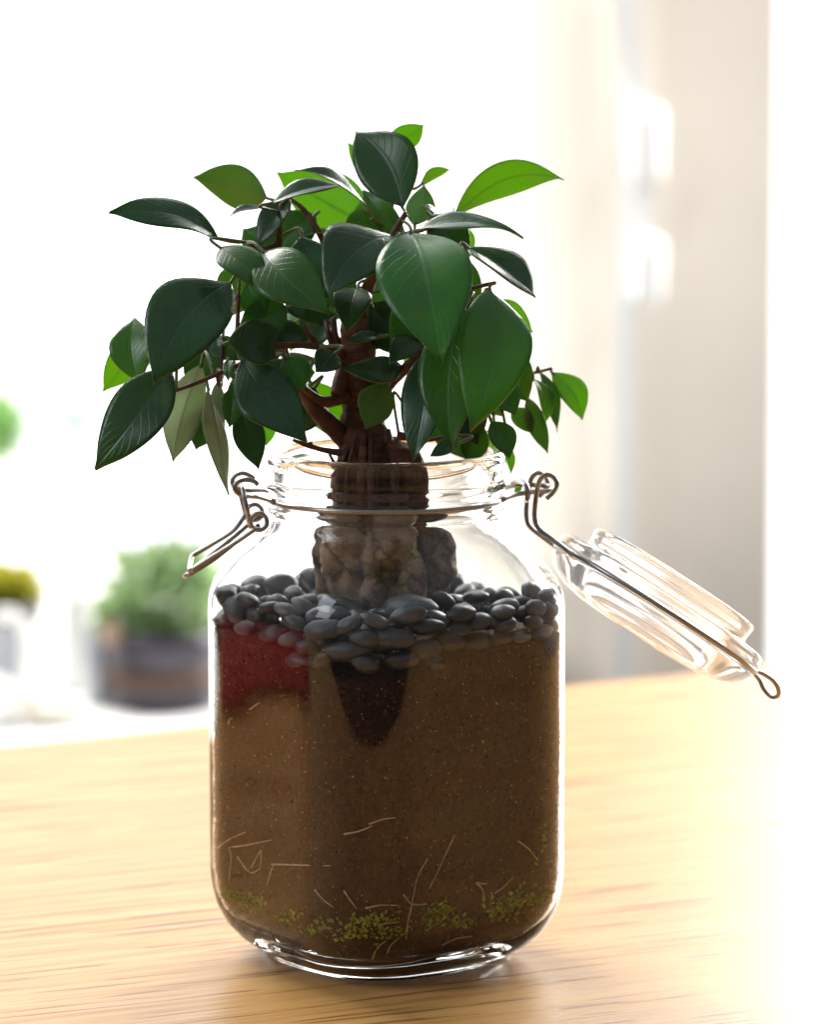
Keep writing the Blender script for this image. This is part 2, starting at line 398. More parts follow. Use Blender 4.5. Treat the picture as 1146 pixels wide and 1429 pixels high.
def pebble_mat():
    m, nt, out = new_mat('dark_pebble')
    tc = N(nt, 'ShaderNodeTexCoord'); oi = N(nt, 'ShaderNodeObjectInfo')
    n1 = N(nt, 'ShaderNodeTexNoise', Scale=160.0, Detail=6.0, Roughness=0.6); L(nt, tc.outputs['Object'], n1.inputs['Vector'])
    n2 = N(nt, 'ShaderNodeTexNoise', Scale=1500.0, Detail=3.0); L(nt, tc.outputs['Object'], n2.inputs['Vector'])
    r = ramp(nt, n1.outputs['Fac'], [(0.3, (0.042, 0.046, 0.056)), (0.7, (0.105, 0.112, 0.128))])
    sp = ramp(nt, n2.outputs['Fac'], [(0.64, (0, 0, 0)), (0.72, (1, 1, 1))])
    mx = N(nt, 'ShaderNodeMix', data_type='RGBA'); mx.inputs[7].default_value = (0.3, 0.3, 0.31, 1)
    mf = N(nt, 'ShaderNodeMath', operation='MULTIPLY'); mf.inputs[1].default_value = 0.45
    L(nt, sp.outputs['Color'], mf.inputs[0]); L(nt, mf.outputs[0], mx.inputs['Factor']); L(nt, r.outputs['Color'], mx.inputs[6])
    hsv = N(nt, 'ShaderNodeHueSaturation'); L(nt, mx.outputs[2], hsv.inputs['Color'])
    mv = N(nt, 'ShaderNodeMath', operation='MULTIPLY_ADD'); mv.inputs[1].default_value = 1.3; mv.inputs[2].default_value = 0.4
    L(nt, oi.outputs['Random'], mv.inputs[0]); L(nt, mv.outputs[0], hsv.inputs['Value'])
    b = N(nt, 'ShaderNodeBsdfPrincipled', Roughness=0.38); L(nt, hsv.outputs[0], b.inputs['Base Color'])
    bp = N(nt, 'ShaderNodeBump', Strength=0.2, Distance=0.0004); L(nt, n1.outputs['Fac'], bp.inputs['Height']); L(nt, bp.outputs['Normal'], b.inputs['Normal'])
    L(nt, b.outputs[0], out.inputs[0]); return m
PEB = pebble_mat()
WALL = simple('warm_white_plaster', (0.80, 0.745, 0.675), rough=0.9, nscale=6, namp=0.03)
WHITE = simple('white_paint', (0.84, 0.84, 0.83), rough=0.45, nscale=9, namp=0.03)
PLASTIC = simple('white_plastic', (0.86, 0.87, 0.88), rough=0.35, nscale=60, namp=0.02)
STRAP = simple('pale_grey_webbing', (0.80, 0.81, 0.82), rough=0.8, nscale=400, namp=0.08)
TRIM = simple('pale_grey_trim', (0.86, 0.865, 0.86), rough=0.5, nscale=30, namp=0.04)

# ------------------------------------------------------------------ the setting
def emit_mat(name, col, s):
    m, nt, out = new_mat(name)
    e = N(nt, 'ShaderNodeEmission'); e.inputs[0].default_value = (*col, 1); e.inputs[1].default_value = s
    L(nt, e.outputs[0], out.inputs[0]); return m
v, f = box(-3.6, 3.6, 7.5, 7.52, -4, 9)
tag(mesh_obj('sky', v, f, emit_mat('overcast_sky', (0.985, 0.995, 1.0), SKY_POWER), smooth=False), kind='structure')

# window pier: splayed reveal towards the big window, then its front towards the room
xa, xb = P(868, 400, 2.6).x, P(1083, 400, 2.6).x
xr = P(585, 400, 2.74).x; QS = range(30, 91, 3)
pv = [(xr, 4.4)] + [(xa + (xr-xa)*math.cos(R(q))/math.cos(R(30)), 2.601 + 0.28*(1-math.sin(R(q)))) for q in QS] + [(xa+0.001, 2.6), (xb, 2.6), (xb, 4.4)]
n_ = len(pv)
V = [(x, y, -1.2) for x, y in pv] + [(x, y, 1.6) for x, y in pv]
Fc = [(i, (i+1) % n_, n_+(i+1) % n_, n_+i) for i in range(n_)] + [tuple(range(n_, 2*n_)), tuple(range(n_-1, -1, -1))]
tag(mesh_obj('wall_pier', V, Fc, WALL, smooth=False), kind='structure')
v, f = box(xa-0.005, xa+0.014, 2.585, 2.5985, -1.2, 1.6)
tag(mesh_obj('corner_trim', v, f, TRIM, smooth=False), 'pale grey trim strip running up the corner of the wall', 'trim')
v, f = box(-2.0, xr+0.1, 1.30, 2.95, -0.33, -0.265)
tag(mesh_obj('window_ledge', v, f, WHITE, smooth=False), kind='structure')

# table: far edge as in the photograph, boards run at a slant
e0, e1 = P(0, 1040, 0.40), P(800, 955, 0.57)
def on_plane(px, py):
    x = (px-CX)/F_PX; y = -(py-CY)/F_PX
    d = Vector((x, cP + y*sP, -sP + y*cP)); return CAM + d*(-CAM.z/d.z)
e0, e1 = on_plane(0, 1040), on_plane(800, 955)
u = (e1-e0).normalized(); nrm = Vector((u.y, -u.x, 0))
pa, pb = e0 - u*0.95, e1 + u*1.1
corners = [Vector((-1.05, 0.33, 0)), e0 - u*0.07, pb, Vector((1.15, -0.50, 0)), Vector((-1.05, -0.50, 0))]
bm = bmesh.new()
bot = [bm.verts.new((c.x, c.y, -0.032)) for c in corners]; top = [bm.verts.new((c.x, c.y, 0.0)) for c in corners]
bm.faces.new(top[::-1]); bm.faces.new(bot)
nc = len(corners)
for i in range(nc): bm.faces.new((bot[i], top[i], top[(i+1) % nc], bot[(i+1) % nc]))
bmesh.ops.recalc_face_normals(bm, faces=bm.faces)
bmesh.ops.bevel(bm, geom=[e for e in bm.edges], offset=0.003, segments=3, affect='EDGES', profile=0.6)
me = bpy.data.meshes.new('table'); bm.to_mesh(me); bm.free(); me.materials.append(OAK)
table = bpy.data.objects.new('table', me); COL.objects.link(table)
tag(table, 'light oak table top with straight grain, under the glass jar', 'table')

# ------------------------------------------------------------------ the jar
S_, RC = 429*M1, 119*M1
ROT = R(-9)                                      # one rounded corner faces the camera, turned a little to the left
def sq_radius(phi):
    """radius of the rounded square whose corner points to angle -90 deg + ROT"""
    a = phi - (-math.pi/2 + ROT) + math.pi/4     # angle in the square's own frame (faces on the axes)
    a = (a + math.pi/4) % (math.pi/2) - math.pi/4
    a = abs(a)
    h = S_/2; c = h-RC
    if h*math.tan(a) <= c: return h/math.cos(a)
    dx, dy = math.cos(a), math.sin(a)
    b = c*(dx+dy); return b + math.sqrt(max(0, b*b-(2*c*c-RC*RC)))
HW = 248.0
SEG = 128
PHIS = [2*math.pi*k/SEG for k in range(SEG)]
SQ = [sq_radius(p) for p in PHIS]
def ring(hw, t, z):
    out = []
    for p, s in zip(PHIS, SQ):
        r = (1-t)*s*hw/HW + t*hw*M1
        out.append(Vector((r*math.cos(p), r*math.sin(p), z)))
    return out
Z0 = zof(1331)
def zz(py): return max(0.0, zof(py) - Z0)
outer = [(100, 1321, .5), (152, 1325, .5), (161, 1330.5, .5), (167, 1331, .5), (172, 1329, .5), (174.5, 1326, .5), (176, 1323.5, .48), (187, 1319, .42), (208, 1305.5, .28), (226, 1287, .1),
         (239, 1262, 0), (245, 1240, 0), (248, 1215, 0), (248, 1120, 0), (248, 1020, 0), (248, 920, 0), (248, 860, 0), (247.5, 842, 0), (245, 826, 0), (240, 812, .03), (231, 797, .10), (218, 783, .25),
         (202, 769, .45), (187, 757, .7), (176, 748, .88), (168, 739, 1), (163, 729, 1), (161.5, 720, 1), (164, 715, 1), (167.5, 711, 1), (168, 706, 1), (164, 703, 1), (162, 697, 1), (162, 690, 1), (164, 686, 1), (168, 683, 1),
         (169.5, 679, 1), (168, 674, 1), (167, 670, 1), (168.5, 664, 1), (169.5, 652, 1), (168.5, 641, 1), (166.5, 635, 1), (162, 631, 1), (156, 630, 1)]
inner = [(151, 632, 1), (148.5, 637, 1), (148, 655, 1), (147, 680, 1), (147, 705, 1), (147.5, 725, 1), (152, 738, 1), (161, 749, .9), (174, 760, .72), (191, 773, .45), (208, 787, .25), (222, 801, .1), (234, 816, .03),
         (240, 831, 0), (243, 848, 0), (243.5, 880, 0), (243.5, 960, 0), (243.5, 1060, 0), (243.5, 1160, 0), (243, 1210, 0), (240, 1239, 0), (233, 1261, .05), (221, 1281, .15), (202, 1297, .3), (176, 1309, .4), (138, 1314, .5), (80, 1316, .5)]
prof = outer + inner
V, Fc = [Vector((0, 0, zz(1320.5)))], []
for hw, py, t in prof: V += ring(hw, t, zz(py))
V.append(Vector((0, 0, zz(1316))))
for k in range(SEG):
    k2 = (k+1) % SEG
    Fc.append((0, 1+k2, 1+k))
    for i in range(len(prof)-1):
        a = 1+i*SEG; b = a+SEG
        Fc.append((a+k, a+k2, b+k2, b+k))
    a = 1+(len(prof)-1)*SEG
    Fc.append((a+k, a+k2, len(V)-1))
jar = empty('storage_jar', (0, 0, 0))
tag(jar, 'clear glass clip-top storage jar filled with soil, its wired lid hanging open', 'jar')
glass_z = 0.0006
V = [p+Vector((0, 0, glass_z)) for p in V]
mesh_obj('glass_body', V, Fc, GLASS, jar)

WR = 3.5*M1                                      # wire radius
def PY(lst, Y=0.0):
    return [P(p[0], p[1], p[2] if len(p) > 2 else Y) for p in lst]
# neck wire: a ring lying in the groove
NZ = zz(696) + glass_z; NR = 163.5*M1 + WR
nk = [Vector((NR*math.cos(a), NR*math.sin(a), NZ)) for a in [2*math.pi*k/96 for k in range(96)]]
v, f = sweep(nk, WR, 12, closed=True); mesh_obj('neck_wire', v, f, STEEL, jar)
# eyelets of the neck wire on the latch side
ya, yb = -0.010, 0.008
wire('wire_eyelet', PY([(382, 700, -.026), (362, 694, -.018), (346, 692.5, -.013), (334, 690, -.012), (327, 682, -.012), (331, 673, -.012), (343, 669.5, -.012), (355, 672, -.012), (360, 677, -.012)]), WR, STEEL, jar)
wire('wire_eyelet', PY([(384, 687, .022), (366, 684, .016), (345, 684.5, .010), (331, 683, .009), (324, 674, .009), (328, 664, .009), (339, 660.5, .009), (351, 665, .009), (355, 669, .009)]), WR, STEEL, jar)
# link between eyelets and lever
wire('latch_link', PY([(338, 682, -.018), (337, 679, -.006), (335.5, 677, .006), (334, 682, .014), (339, 705, .014), (344, 723, .014), (347, 729, .006), (349, 733, -.006), (349, 733, -.016), (345, 712, -.018)]), WR, STEEL, jar, closed=True)
# lever: two coils and a long looped handle
def coil(cx_, cy_, r, Y, a0, turns, nn=22):
    return [(cx_+r*math.cos(a0+2*math.pi*turns*i/nn), cy_+r*math.sin(a0+2*math.pi*turns*i/nn), Y+0.0022*i/nn) for i in range(nn+1)]
c1 = coil(361, 728, 11.5, -.020, R(110), -0.95)
wire('latch_lever', PY([(265, 797, -.016), (290, 781, -.017), (330, 756, -.019), (352, 741, -.020)] + c1), WR, STEEL, jar, n=5)
c2 = coil(355, 715, 11.0, .010, R(190), 0.9)
wire('latch_lever', PY([(265, 797, -.016), (264.5, 790, .002), (267, 778, .010), (271, 774, .012), (300, 757, .012), (326, 740, .011), (340, 722, .010)] + c2), WR, STEEL, jar, n=5)
wire('latch_bail', PY([(366, 717, .006), (352, 727, .006), (330, 746, .004), (300, 770, .002), (275, 790, 0.0), (261, 802, -.006), (259, 804, -.012), (268, 799, -.014), (300, 779, -.012), (335, 752, -.010), (362, 732, -.008)]), WR, STEEL, jar, n=6)
# hinge rods and clip
wire('hinge_rod', PY([(702, 697, -.022), (722, 690, -.012), (744, 686.5, -.008), (764, 685.5, -.006), (770, 682, -.002), (768, 679, .004), (748, 677, .008), (725, 676, .012), (704, 681, .020)]), WR, STEEL, jar)
wire('hinge_clip', PY([(716, 674, .010), (724, 671.5, .004), (732, 674, -.008), (736, 682, -.013), (737, 693, -.013), (735, 698, -.010)]), WR*1.15, STEEL, jar)
wire('hinge_arm', PY([(763, 696, -.014), (773, 686, -.014), (777.5, 675, -.014), (772, 665, -.014), (762, 663, -.014), (754, 670, -.013), (750, 684, -.012), (747, 705, -.012), (746.5, 724, -.012), (752, 737, -.012), (768, 750, -.014), (784, 762, -.018), (800, 774, -.024)]), WR, STEEL, jar)
wire('hinge_arm', PY([(752, 693, .010), (762, 683, .010), (764, 672, .010), (758, 662, .010), (749, 660.5, .010), (742, 668, .010), (738.5, 682, .010), (735.5, 702, .010), (735, 722, .010), (740, 735, .010), (756, 748, .012), (772, 760, .016), (786, 770, .022)]), WR, STEEL, jar)

# lid: hangs open on the hinge, inner plug facing up and out
LU = Vector((0.838, 0, -0.545)); LN = Vector((0.545, 0.135, 0.838)).normalized(); LU = (LU - LN*LU.dot(LN)).normalized(); LY = LN.cross(LU)
LC = P(915, 850, 0.0)
def lid_pt(r, a, h): return LC + LU*(r*M1*math.cos(a)) + LY*(r*M1*math.sin(a)) + LN*(h*M1)
lprof = [(0, -46), (60, -45.5), (100, -43), (130, -37), (150, -28), (162, -17), (167, -8), (167.5, -3.5), (163.5, -2.5), (163.5, 3.5), (167.5, 4.5), (167.5, 11), (166, 14), (167, 17), (164, 22), (158, 24), (138, 24.5), (132, 27), (130, 33), (131, 42), (132, 49), (129, 54), (123, 55),
         (119, 51), (117, 40), (116, 20), (112, 3), (104, -10), (88, -19), (60, -25), (0, -27)]
V, Fc = [], []; rows = []
LS = 96
for r, h in lprof:
    if r == 0: rows.append([len(V)]); V.append(lid_pt(0, 0, h))
    else:
        rows.append(list(range(len(V), len(V)+LS)))
        V += [lid_pt(r, 2*math.pi*k/LS, h) for k in range(LS)]
for a, b in zip(rows[:-1], rows[1:]):
    for k in range(LS):
        k2 = (k+1) % LS
        if len(a) == 1: Fc.append((a[0], b[k2], b[k]))
        elif len(b) == 1: Fc.append((a[k], a[k2], b[0]))
        else: Fc.append((a[k], a[k2], b[k2], b[k]))
lid = mesh_obj('lid', V, Fc, LIDGLASS, jar)
lid['label'] = 'clear glass lid hanging open beside the jar'
bw = [lid_pt(163.8+3.5, 2*math.pi*k/96, 0.5) for k in range(96)]
v, f = sweep(bw, WR, 12, closed=True); mesh_obj('lid_band', v, f, STEEL, lid)
wire('lid_loop', PY([(1042, 931, -.016), (1052, 936, -.007), (1066, 940.5, -.004), (1080, 950, -.003), (1087, 962, -.002), (1086, 971, 0.0), (1077, 972, .002), (1067, 962, .003), (1060, 948, .004), (1051, 938, .007), (1043, 932, .014)]), WR*0.95, STEEL, lid)

# ------------------------------------------------------------------ soil with rootlets and moss
GAP = 2.0
def inner_r(phi, z):
    """cavity radius at that angle and height"""
    pts = [(zz(py)+glass_z, hw, t) for hw, py, t in inner]
    for (za, ha, ta), (zb, hb, tb) in zip(pts[:-1], pts[1:]):
        if zb <= z <= za:
            q = (z-zb)/max(1e-9, za-zb); hw = hb+(ha-hb)*q; t = tb+(ta-tb)*q
            return (1-t)*sq_radius(phi)*hw/HW + t*hw*M1
    return 0.0
ZT = 0.1212; ZB = zz(1315.5)+glass_z+0.0007
rowsz = [ZB + (ZT-ZB)*(i/70)**1.25 for i in range(71)]
V, Fc = [], []
def soil_top(p):
    d = (p - (-math.pi/2 + ROT) + math.pi) % (2*math.pi) - math.pi
    return ZT - 0.0095*math.exp(-(d/0.42)**2) + 0.0022*noise.noise(Vector((math.cos(p)*3, math.sin(p)*3, 2.2)))
for z0 in rowsz:
    for p in PHIS:
        z = ZB + (z0-ZB)*(soil_top(p)-ZB)/(ZT-ZB)
        r = inner_r(p, z) - GAP*M1
        q = Vector((math.cos(p)*0.06, math.sin(p)*0.06, z))
        r -= max(0, noise.noise(q*150))*0.0008 + max(0, noise.noise(q*60)-0.1)*0.0022
        V.append(Vector((r*math.cos(p), r*math.sin(p), z)))
for i in range(70):
    for k in range(SEG):
        k2 = (k+1) % SEG
        Fc.append((i*SEG+k, i*SEG+k2, (i+1)*SEG+k2, (i+1)*SEG+k))
nb = len(V); V.append(Vector((0, 0, ZB))); V.append(Vector((0, 0, ZT-0.003)))
for k in range(SEG):
    k2 = (k+1) % SEG
    Fc.append((nb, k2, k)); Fc.append((nb+1, 70*SEG+k, 70*SEG+k2))
soil = mesh_obj('potting_soil', V, Fc, SOIL)
tag(soil, 'dark brown potting soil packed inside the glass jar', 'soil', kind='stuff')
ROOTLET = simple('pale_rootlet', (0.62, 0.42, 0.26), rough=0.7, nscale=400, namp=0.3)
def on_soil(px, py, off=0.0003):
    """the spot on the soil's face seen behind the glass at that place of the picture"""
    Y = -0.03
    for _ in range(25):
        p = P(px, py, Y)
        phi = math.atan2(p.y, p.x); phi = math.atan2(Y, p.x)
        lo, hi = -0.075, 0.0
        for _ in range(22):
            m_ = (lo+hi)/2; q = P(px, py, m_)
            if math.hypot(q.x, q.y) > inner_r(math.atan2(q.y, q.x), q.z) - GAP*M1 + off: lo = m_
            else: hi = m_
        return P(px, py, lo)
rl = [[(305, 1184), (320, 1172), (344, 1161)], [(322, 1182), (324, 1200), (321, 1230)], [(333, 1196), (350, 1217), (365, 1212)], [(352, 1211), (358, 1200), (365, 1186)], [(366, 1186), (366, 1200), (364, 1214)],
      [(302, 1184), (340, 1180), (380, 1172)], [(380, 1206), (420, 1207), (462, 1208)], [(440, 1241), (452, 1255), (466, 1266)], [(480, 1242), (488, 1254), (498, 1268)], [(515, 1150), (535, 1143), (552, 1141)],
      [(480, 1164), (500, 1160), (520, 1152)], [(510, 1267), (530, 1263), (556, 1263)], [(596, 1198), (582, 1224), (574, 1262)], [(574, 1262), (568, 1290), (566, 1310)], [(562, 1248), (570, 1258), (577, 1263)], [(577, 1262), (586, 1262), (595, 1261)],
      [(634, 1165), (622, 1190), (610, 1216), (598, 1240)], [(663, 1232), (672, 1240), (676, 1256)], [(664, 1231), (672, 1233), (679, 1233)], [(690, 1246), (704, 1236), (716, 1223)], [(722, 1173), (738, 1185), (750, 1201)],
      [(762, 1203), (775, 1198), (784, 1188)], [(616, 1318), (636, 1309), (658, 1306)], [(540, 1328), (545, 1318), (556, 1308)], [(520, 1335), (526, 1322), (538, 1312)], [(320, 1010), (322, 1004), (325, 1002)], [(350, 990), (358, 984), (364, 980)], [(528, 1290), (540, 1288), (556, 1286)], [(375, 1235), (380, 1215), (384, 1205)]]
for r_ in rl:
    pts = [on_soil(x, y) for x, y in r_]
    n_ = len(catmull(pts, 6)); rad = [0.00036*(1-0.5*i/n_) for i in range(n_)]
    v, f = sweep(catmull(pts, 6), rad, 6); mesh_obj('rootlet', v, f, ROOTLET, soil)
MOSS = simple('moss', (0.29, 0.36, 0.035), rough=0.7, nscale=500, namp=0.5)
V, Fc = [], []
def leaflet(c, s, V, Fc, flat=0.5):
    d = Vector((random.gauss(0, 1), random.gauss(0, 0.4), abs(random.gauss(0.6, 0.6)))).normalized()
    sd = d.cross(Vector((random.gauss(0, 0.5), -1, random.gauss(0, 0.5)))).normalized()
    k = len(V); V += [c, c+d*s*0.5+sd*s*0.28, c+d*s, c+d*s*0.5-sd*s*0.28]; Fc.append((k, k+1, k+2, k+3))
clumps = [(500, 1300, 40, 14, 130), (520, 1285, 24, 10, 60), (605, 1280, 24, 16, 110), (640, 1290, 20, 8, 40), (620, 1270, 8, 10, 34), (700, 1270, 24, 14, 120), (722, 1258, 14, 12, 60), (755, 1255, 20, 14, 80), (765, 1170, 14, 22, 26), (320, 1250, 12, 8, 46), (358, 1262, 14, 12, 60), (405, 1280, 20, 10, 60), (440, 1295, 20, 8, 50), (335, 1255, 30, 10, 40), (680, 1000, 20, 40, 9), (560, 1300, 30, 8, 40)]
for cx_, cy_, sx, sy, n_ in clumps:
    for _ in range(n_):
        px, py = random.gauss(cx_, sx*0.55), random.gauss(cy_, sy*0.55)
        if abs(px-541) > 236: continue
        leaflet(on_soil(px, py, 0.0002), random.uniform(0.0012, 0.0028), V, Fc)
tag(mesh_obj('moss', V, Fc, MOSS, soil, smooth=False), kind='stuff')

# crumbs pressed against the glass
for nm, col, cnt, seed in (('soil_crumbs', (0.095, 0.038, 0.018), 1500, 1), ('dark_crumbs', (0.016, 0.009, 0.007), 900, 2), ('pale_crumbs', (0.38, 0.25, 0.13), 420, 3)):
    rn = random.Random(seed); V, Fc = [], []
    oct_ = [Vector(q) for q in ((1, 0, 0), (-1, 0, 0), (0, 1, 0), (0, -1, 0), (0, 0, 1), (0, 0, -1))]
    of = ((0, 2, 4), (2, 1, 4), (1, 3, 4), (3, 0, 4), (2, 0, 5), (1, 2, 5), (3, 1, 5), (0, 3, 5))
    for _ in range(cnt):
        p = rn.uniform(math.pi*0.98, math.pi*2.02); z = rn.uniform(ZB+0.006, soil_top(p)-0.001)
        r = inner_r(p, z) - (GAP-0.2)*M1; c = Vector((r*math.cos(p), r*math.sin(p), z)); k = len(V)
        sz = rn.uniform(0.00025, 0.00085) if nm != 'pale_crumbs' else rn.uniform(0.0002, 0.00045)
        V += [c + Vector((q.x*rn.uniform(.6, 1.3), q.y*rn.uniform(.6, 1.3), q.z*rn.uniform(.6, 1.3)))*sz for q in oct_]
        Fc += [tuple(i+k for i in t_) for t_ in of]
    tag(mesh_obj(nm, V, Fc, simple(nm, col, rough=0.9, nscale=700, namp=0.4), soil, smooth=False), kind='stuff')

# ------------------------------------------------------------------ pebbles
def pebble_mesh(seed):
    bm = bmesh.new(); bmesh.ops.create_icosphere(bm, subdivisions=3, radius=1.0)
    off = Vector((seed*3.1, seed*1.7, seed*0.9))
    for v_ in bm.verts:
        d = v_.co.normalized()
        v_.co = d*(1+0.16*noise.noise(d*0.9+off)+0.06*noise.noise(d*1.9+off))
    me = bpy.data.meshes.new('pebble'); bm.to_mesh(me); bm.free(); me.materials.append(PEB)
    me.polygons.foreach_set('use_smooth', [True]*len(me.polygons)); return me
PM = [pebble_mesh(i+1) for i in range(9)]
placed = []
trunk_xy, trunk_r = Vector((-0.004, 0.004)), 0.0245
def try_layer(zc, n, rmin, rmax, edge, seed, front):
    rnd = random.Random(seed); cnt = 0
    for _ in range(n):
        a = rnd.uniform(0, 2*math.pi)
        s = rmin*0.88 + (rmax*1.06-rmin*0.88)*rnd.random()**1.3
        if front and abs((a+math.pi/2-ROT+math.pi) % (2*math.pi)-math.pi) > 0.5: continue
        rin = inner_r(a, zc) - s*0.86
        rr = rin*math.sqrt(rnd.uniform(0.05, 1)) if not edge else rin
        x, y = rr*math.cos(a), rr*math.sin(a)
        if (Vector((x, y))-trunk_xy).length < trunk_r+s*0.5: continue
        ok = True
        for (qx, qy, qz, qs) in placed:
            dz = (zc-qz)*1.55
            if (x-qx)**2+(y-qy)**2+dz*dz < ((s+qs)*0.82)**2: ok = False; break
        if not ok: continue
        z = zc + rnd.uniform(-0.0018, 0.0018)
        placed.append((x, y, z, s)); cnt += 1
    return cnt
for li, z_ in enumerate((0.1182, 0.1240, 0.1293, 0.1340)):
    lo_front = z_ < 0.1215
    try_layer(z_, 1100, 0.0052, 0.0086, True, 11+li, lo_front)
    if not lo_front: try_layer(z_, 1500, 0.0050, 0.0088, False, 21+li, False)
try_layer(0.1362, 260, 0.0048, 0.0070, False, 31, False)
rnd = random.Random(5)
bpy.context.view_layer.update()
vis = []
for i, (x, y, z, s) in enumerate(placed):
    # stones buried in the middle of the layer are seen by nobody
    edge = inner_r(math.atan2(y, x), z) - math.hypot(x, y) < 0.017
    if z < 0.1275 and (not edge or y > 0.015): continue
    vis.append((x, y, z, s))
for x, y, z, s in vis:
    o = bpy.data.objects.new('pebble', rnd.choice(PM)); COL.objects.link(o)
    o.location = (x, y, z)
    o.scale = (s*rnd.uniform(0.95, 1.25), s*rnd.uniform(0.74, 0.88), s*rnd.uniform(0.46, 0.66))
    # stones by the wall lie with their flat side along the glass
    ed = inner_r(math.atan2(y, x), z) - math.hypot(x, y) < 0.0105
    rz = math.atan2(y, x)+math.pi/2 if ed else rnd.uniform(0, math.pi)
    o.rotation_euler = (rnd.gauss(0, 0.2), rnd.gauss(0, 0.26), rz)
    tag(o, 'smooth dark grey pebble in the layer covering the soil inside the jar', 'pebble', 'dark pebbles inside the jar')

# ------------------------------------------------------------------ the ficus
ficus = empty('ficus_tree', (trunk_xy.x, trunk_xy.y, 0.13))
tag(ficus, 'small ficus with a swollen trunk and glossy green leaves, planted in the jar', 'plant')
def bark_bump(s, a):
    return lambda p: 1 + a*noise.noise(p*s) + a*0.5*noise.noise(p*s*2.7)
def limb(name, pts, mat, n=8, seg=18, s=90, a=0.18):
    """pts of (px, py, Ycm, radius px)"""
    P3 = [P(p[0], p[1], p[2]/100) for p in pts]
    path = catmull(P3, n)
    rad = []
    for i in range(len(pts)-1):
        for k in range(n): rad.append((pts[i][3]+(pts[i+1][3]-pts[i][3])*k/n)*M1)
    rad.append(pts[-1][3]*M1)
    v, f = sweep(path, rad[:len(path)], seg, bump=bark_bump(s, a))
    mesh_obj(name, v, f, mat, ficus); return path
SK = []
SK += limb('trunk', [(522, 800, .4, 52), (522, 745, .4, 60), (520, 700, .3, 62), (518, 668, .2, 56), (516, 648, .1, 48), (511, 622, 0, 38), (507, 592, 0, 31), (505, 560, 0, 28), (501, 525, 0, 27), (498, 490, 0, 25), (495, 460, 0, 21), (498, 430, 0, 14), (505, 400, 0, 9)], BARK, seg=56, s=190, a=0.17)[50:]
limb('root', [(528, 655, -.3, 34), (552, 628, -.6, 14), (548, 618, -.6, 4)], BARK, s=300, a=0.3)
limb('root', [(545, 622, -.8, 12), (560, 636, -1.0, 19), (572, 652, -1.0, 22), (574, 690, -.8, 24), (560, 740, -.4, 26)], BARK, s=330, a=0.26)
limb('root', [(500, 700, -1.0, 34), (490, 745, -1.4, 40), (486, 785, -1.5, 38), (490, 825, -1.4, 30), (495, 860, -1.0, 16)], ROOT, seg=36, s=150, a=0.22)
limb('root', [(540, 700, -1.2, 36), (542, 745, -1.7, 40), (536, 785, -1.8, 38), (528, 830, -1.8, 26), (525, 860, -1.2, 14)], ROOT, seg=36, s=170, a=0.22)
limb('root', [(555, 770, -1.6, 22), (570, 800, -2.0, 26), (566, 835, -2.0, 20), (560, 860, -1.5, 10)], ROOT, seg=24, s=140, a=0.15)
limb('root', [(580, 720, -.3, 30), (598, 760, -.6, 34), (600, 795, -.7, 33), (588, 835, -.6, 22)], ROOT_D, seg=28, s=160, a=0.24)
limb('root', [(472, 710, .2, 22), (462, 750, .2, 24), (458, 785, .2, 22), (462, 830, .2, 16)], ROOT_D, seg=24, s=150, a=0.24)
limb('root', [(520, 720, 1.5, 40), (530, 780, 2.2, 40), (535, 840, 2.2, 26)], ROOT_D, seg=24, s=120, a=0.2)

rs_ = random.Random(12)
for i in range(13):                                # fibrous strands running down the trunk base
    x0 = rs_.uniform(488, 548); x1 = 520 + (x0-518)*rs_.uniform(1.3, 2.1); r0 = rs_.uniform(2.5, 6)
    yy = rs_.uniform(596, 640)
    def fr(x, r): return -100*M1*math.sqrt(max(0.0, r*r-(x-518)**2)) - .1
    limb('root', [(x0, yy, fr(x0, 34), r0*.5), ((x0+x1)/2, yy+34, fr((x0+x1)/2, 50), r0), (x1*.8+x0*.2, yy+74, fr(x1*.8+x0*.2, 62), r0*1.2), (x1, yy+120, fr(x1, 64), r0*1.3), (x1+rs_.uniform(-14, 14), yy+170, fr(x1, 66), r0)], BARK if i % 3 else ROOT, seg=10, s=300, a=0.3)

def branch(*pts, **k):
    global SK
    SK += limb('branch', pts, TWIG, seg=12, s=200, a=0.12, **k)
branch((485, 618, 0, 14), (460, 592, -.5, 14), (440, 570, -.8, 12), (424, 546, -1, 9), (407, 518, -1, 7), (397, 490, -.8, 6), (392, 440, -.5, 5.5), (389, 380, -.2, 5), (390, 318, 0, 4.2), (392, 285, .2, 3))
branch((482, 552, -.5, 10), (462, 560, -1, 9), (446, 558, -1.2, 6.5), (432, 548, -1.4, 5), (423, 540, -1.5, 4))
branch((486, 505, 0, 12), (476, 530, -.6, 11), (470, 552, -1, 9))
branch((490, 500, 0, 8), (455, 486, -1.2, 5.5), (420, 482, -1.8, 4.5), (380, 482, -2.2, 4.2), (352, 480, -2.6, 3.6), (330, 474, -3, 3))
branch((448, 488, -1.3, 4.5), (434, 470, -1.5, 4), (424, 454, -1.5, 3.4))
branch((516, 572, -.4, 12), (540, 540, -1, 9), (568, 512, -1.6, 7), (596, 484, -2, 5.5), (634, 446, -2.5, 4.5), (656, 410, -2.8, 3.6), (652, 385, -2.8, 3.2), (648, 364, -2.8, 2.6))
branch((654, 404, -2.8, 3), (672, 399, -3.4, 2.8), (691, 395, -4, 2.6))
branch((500, 440, 0, 12), (516, 395, -.6, 8.5), (536, 352, -1.2, 6.5), (552, 322, -1.6, 5), (566, 298, -1.8, 4))
branch((492, 455, 0, 10), (474, 400, .6, 7), (456, 348, 1.2, 5), (430, 300, 1.5, 4), (404, 276, 1.6, 3))
branch((548, 330, -1.4, 4), (585, 322, -.4, 3.6), (632, 304, .8, 2.8))
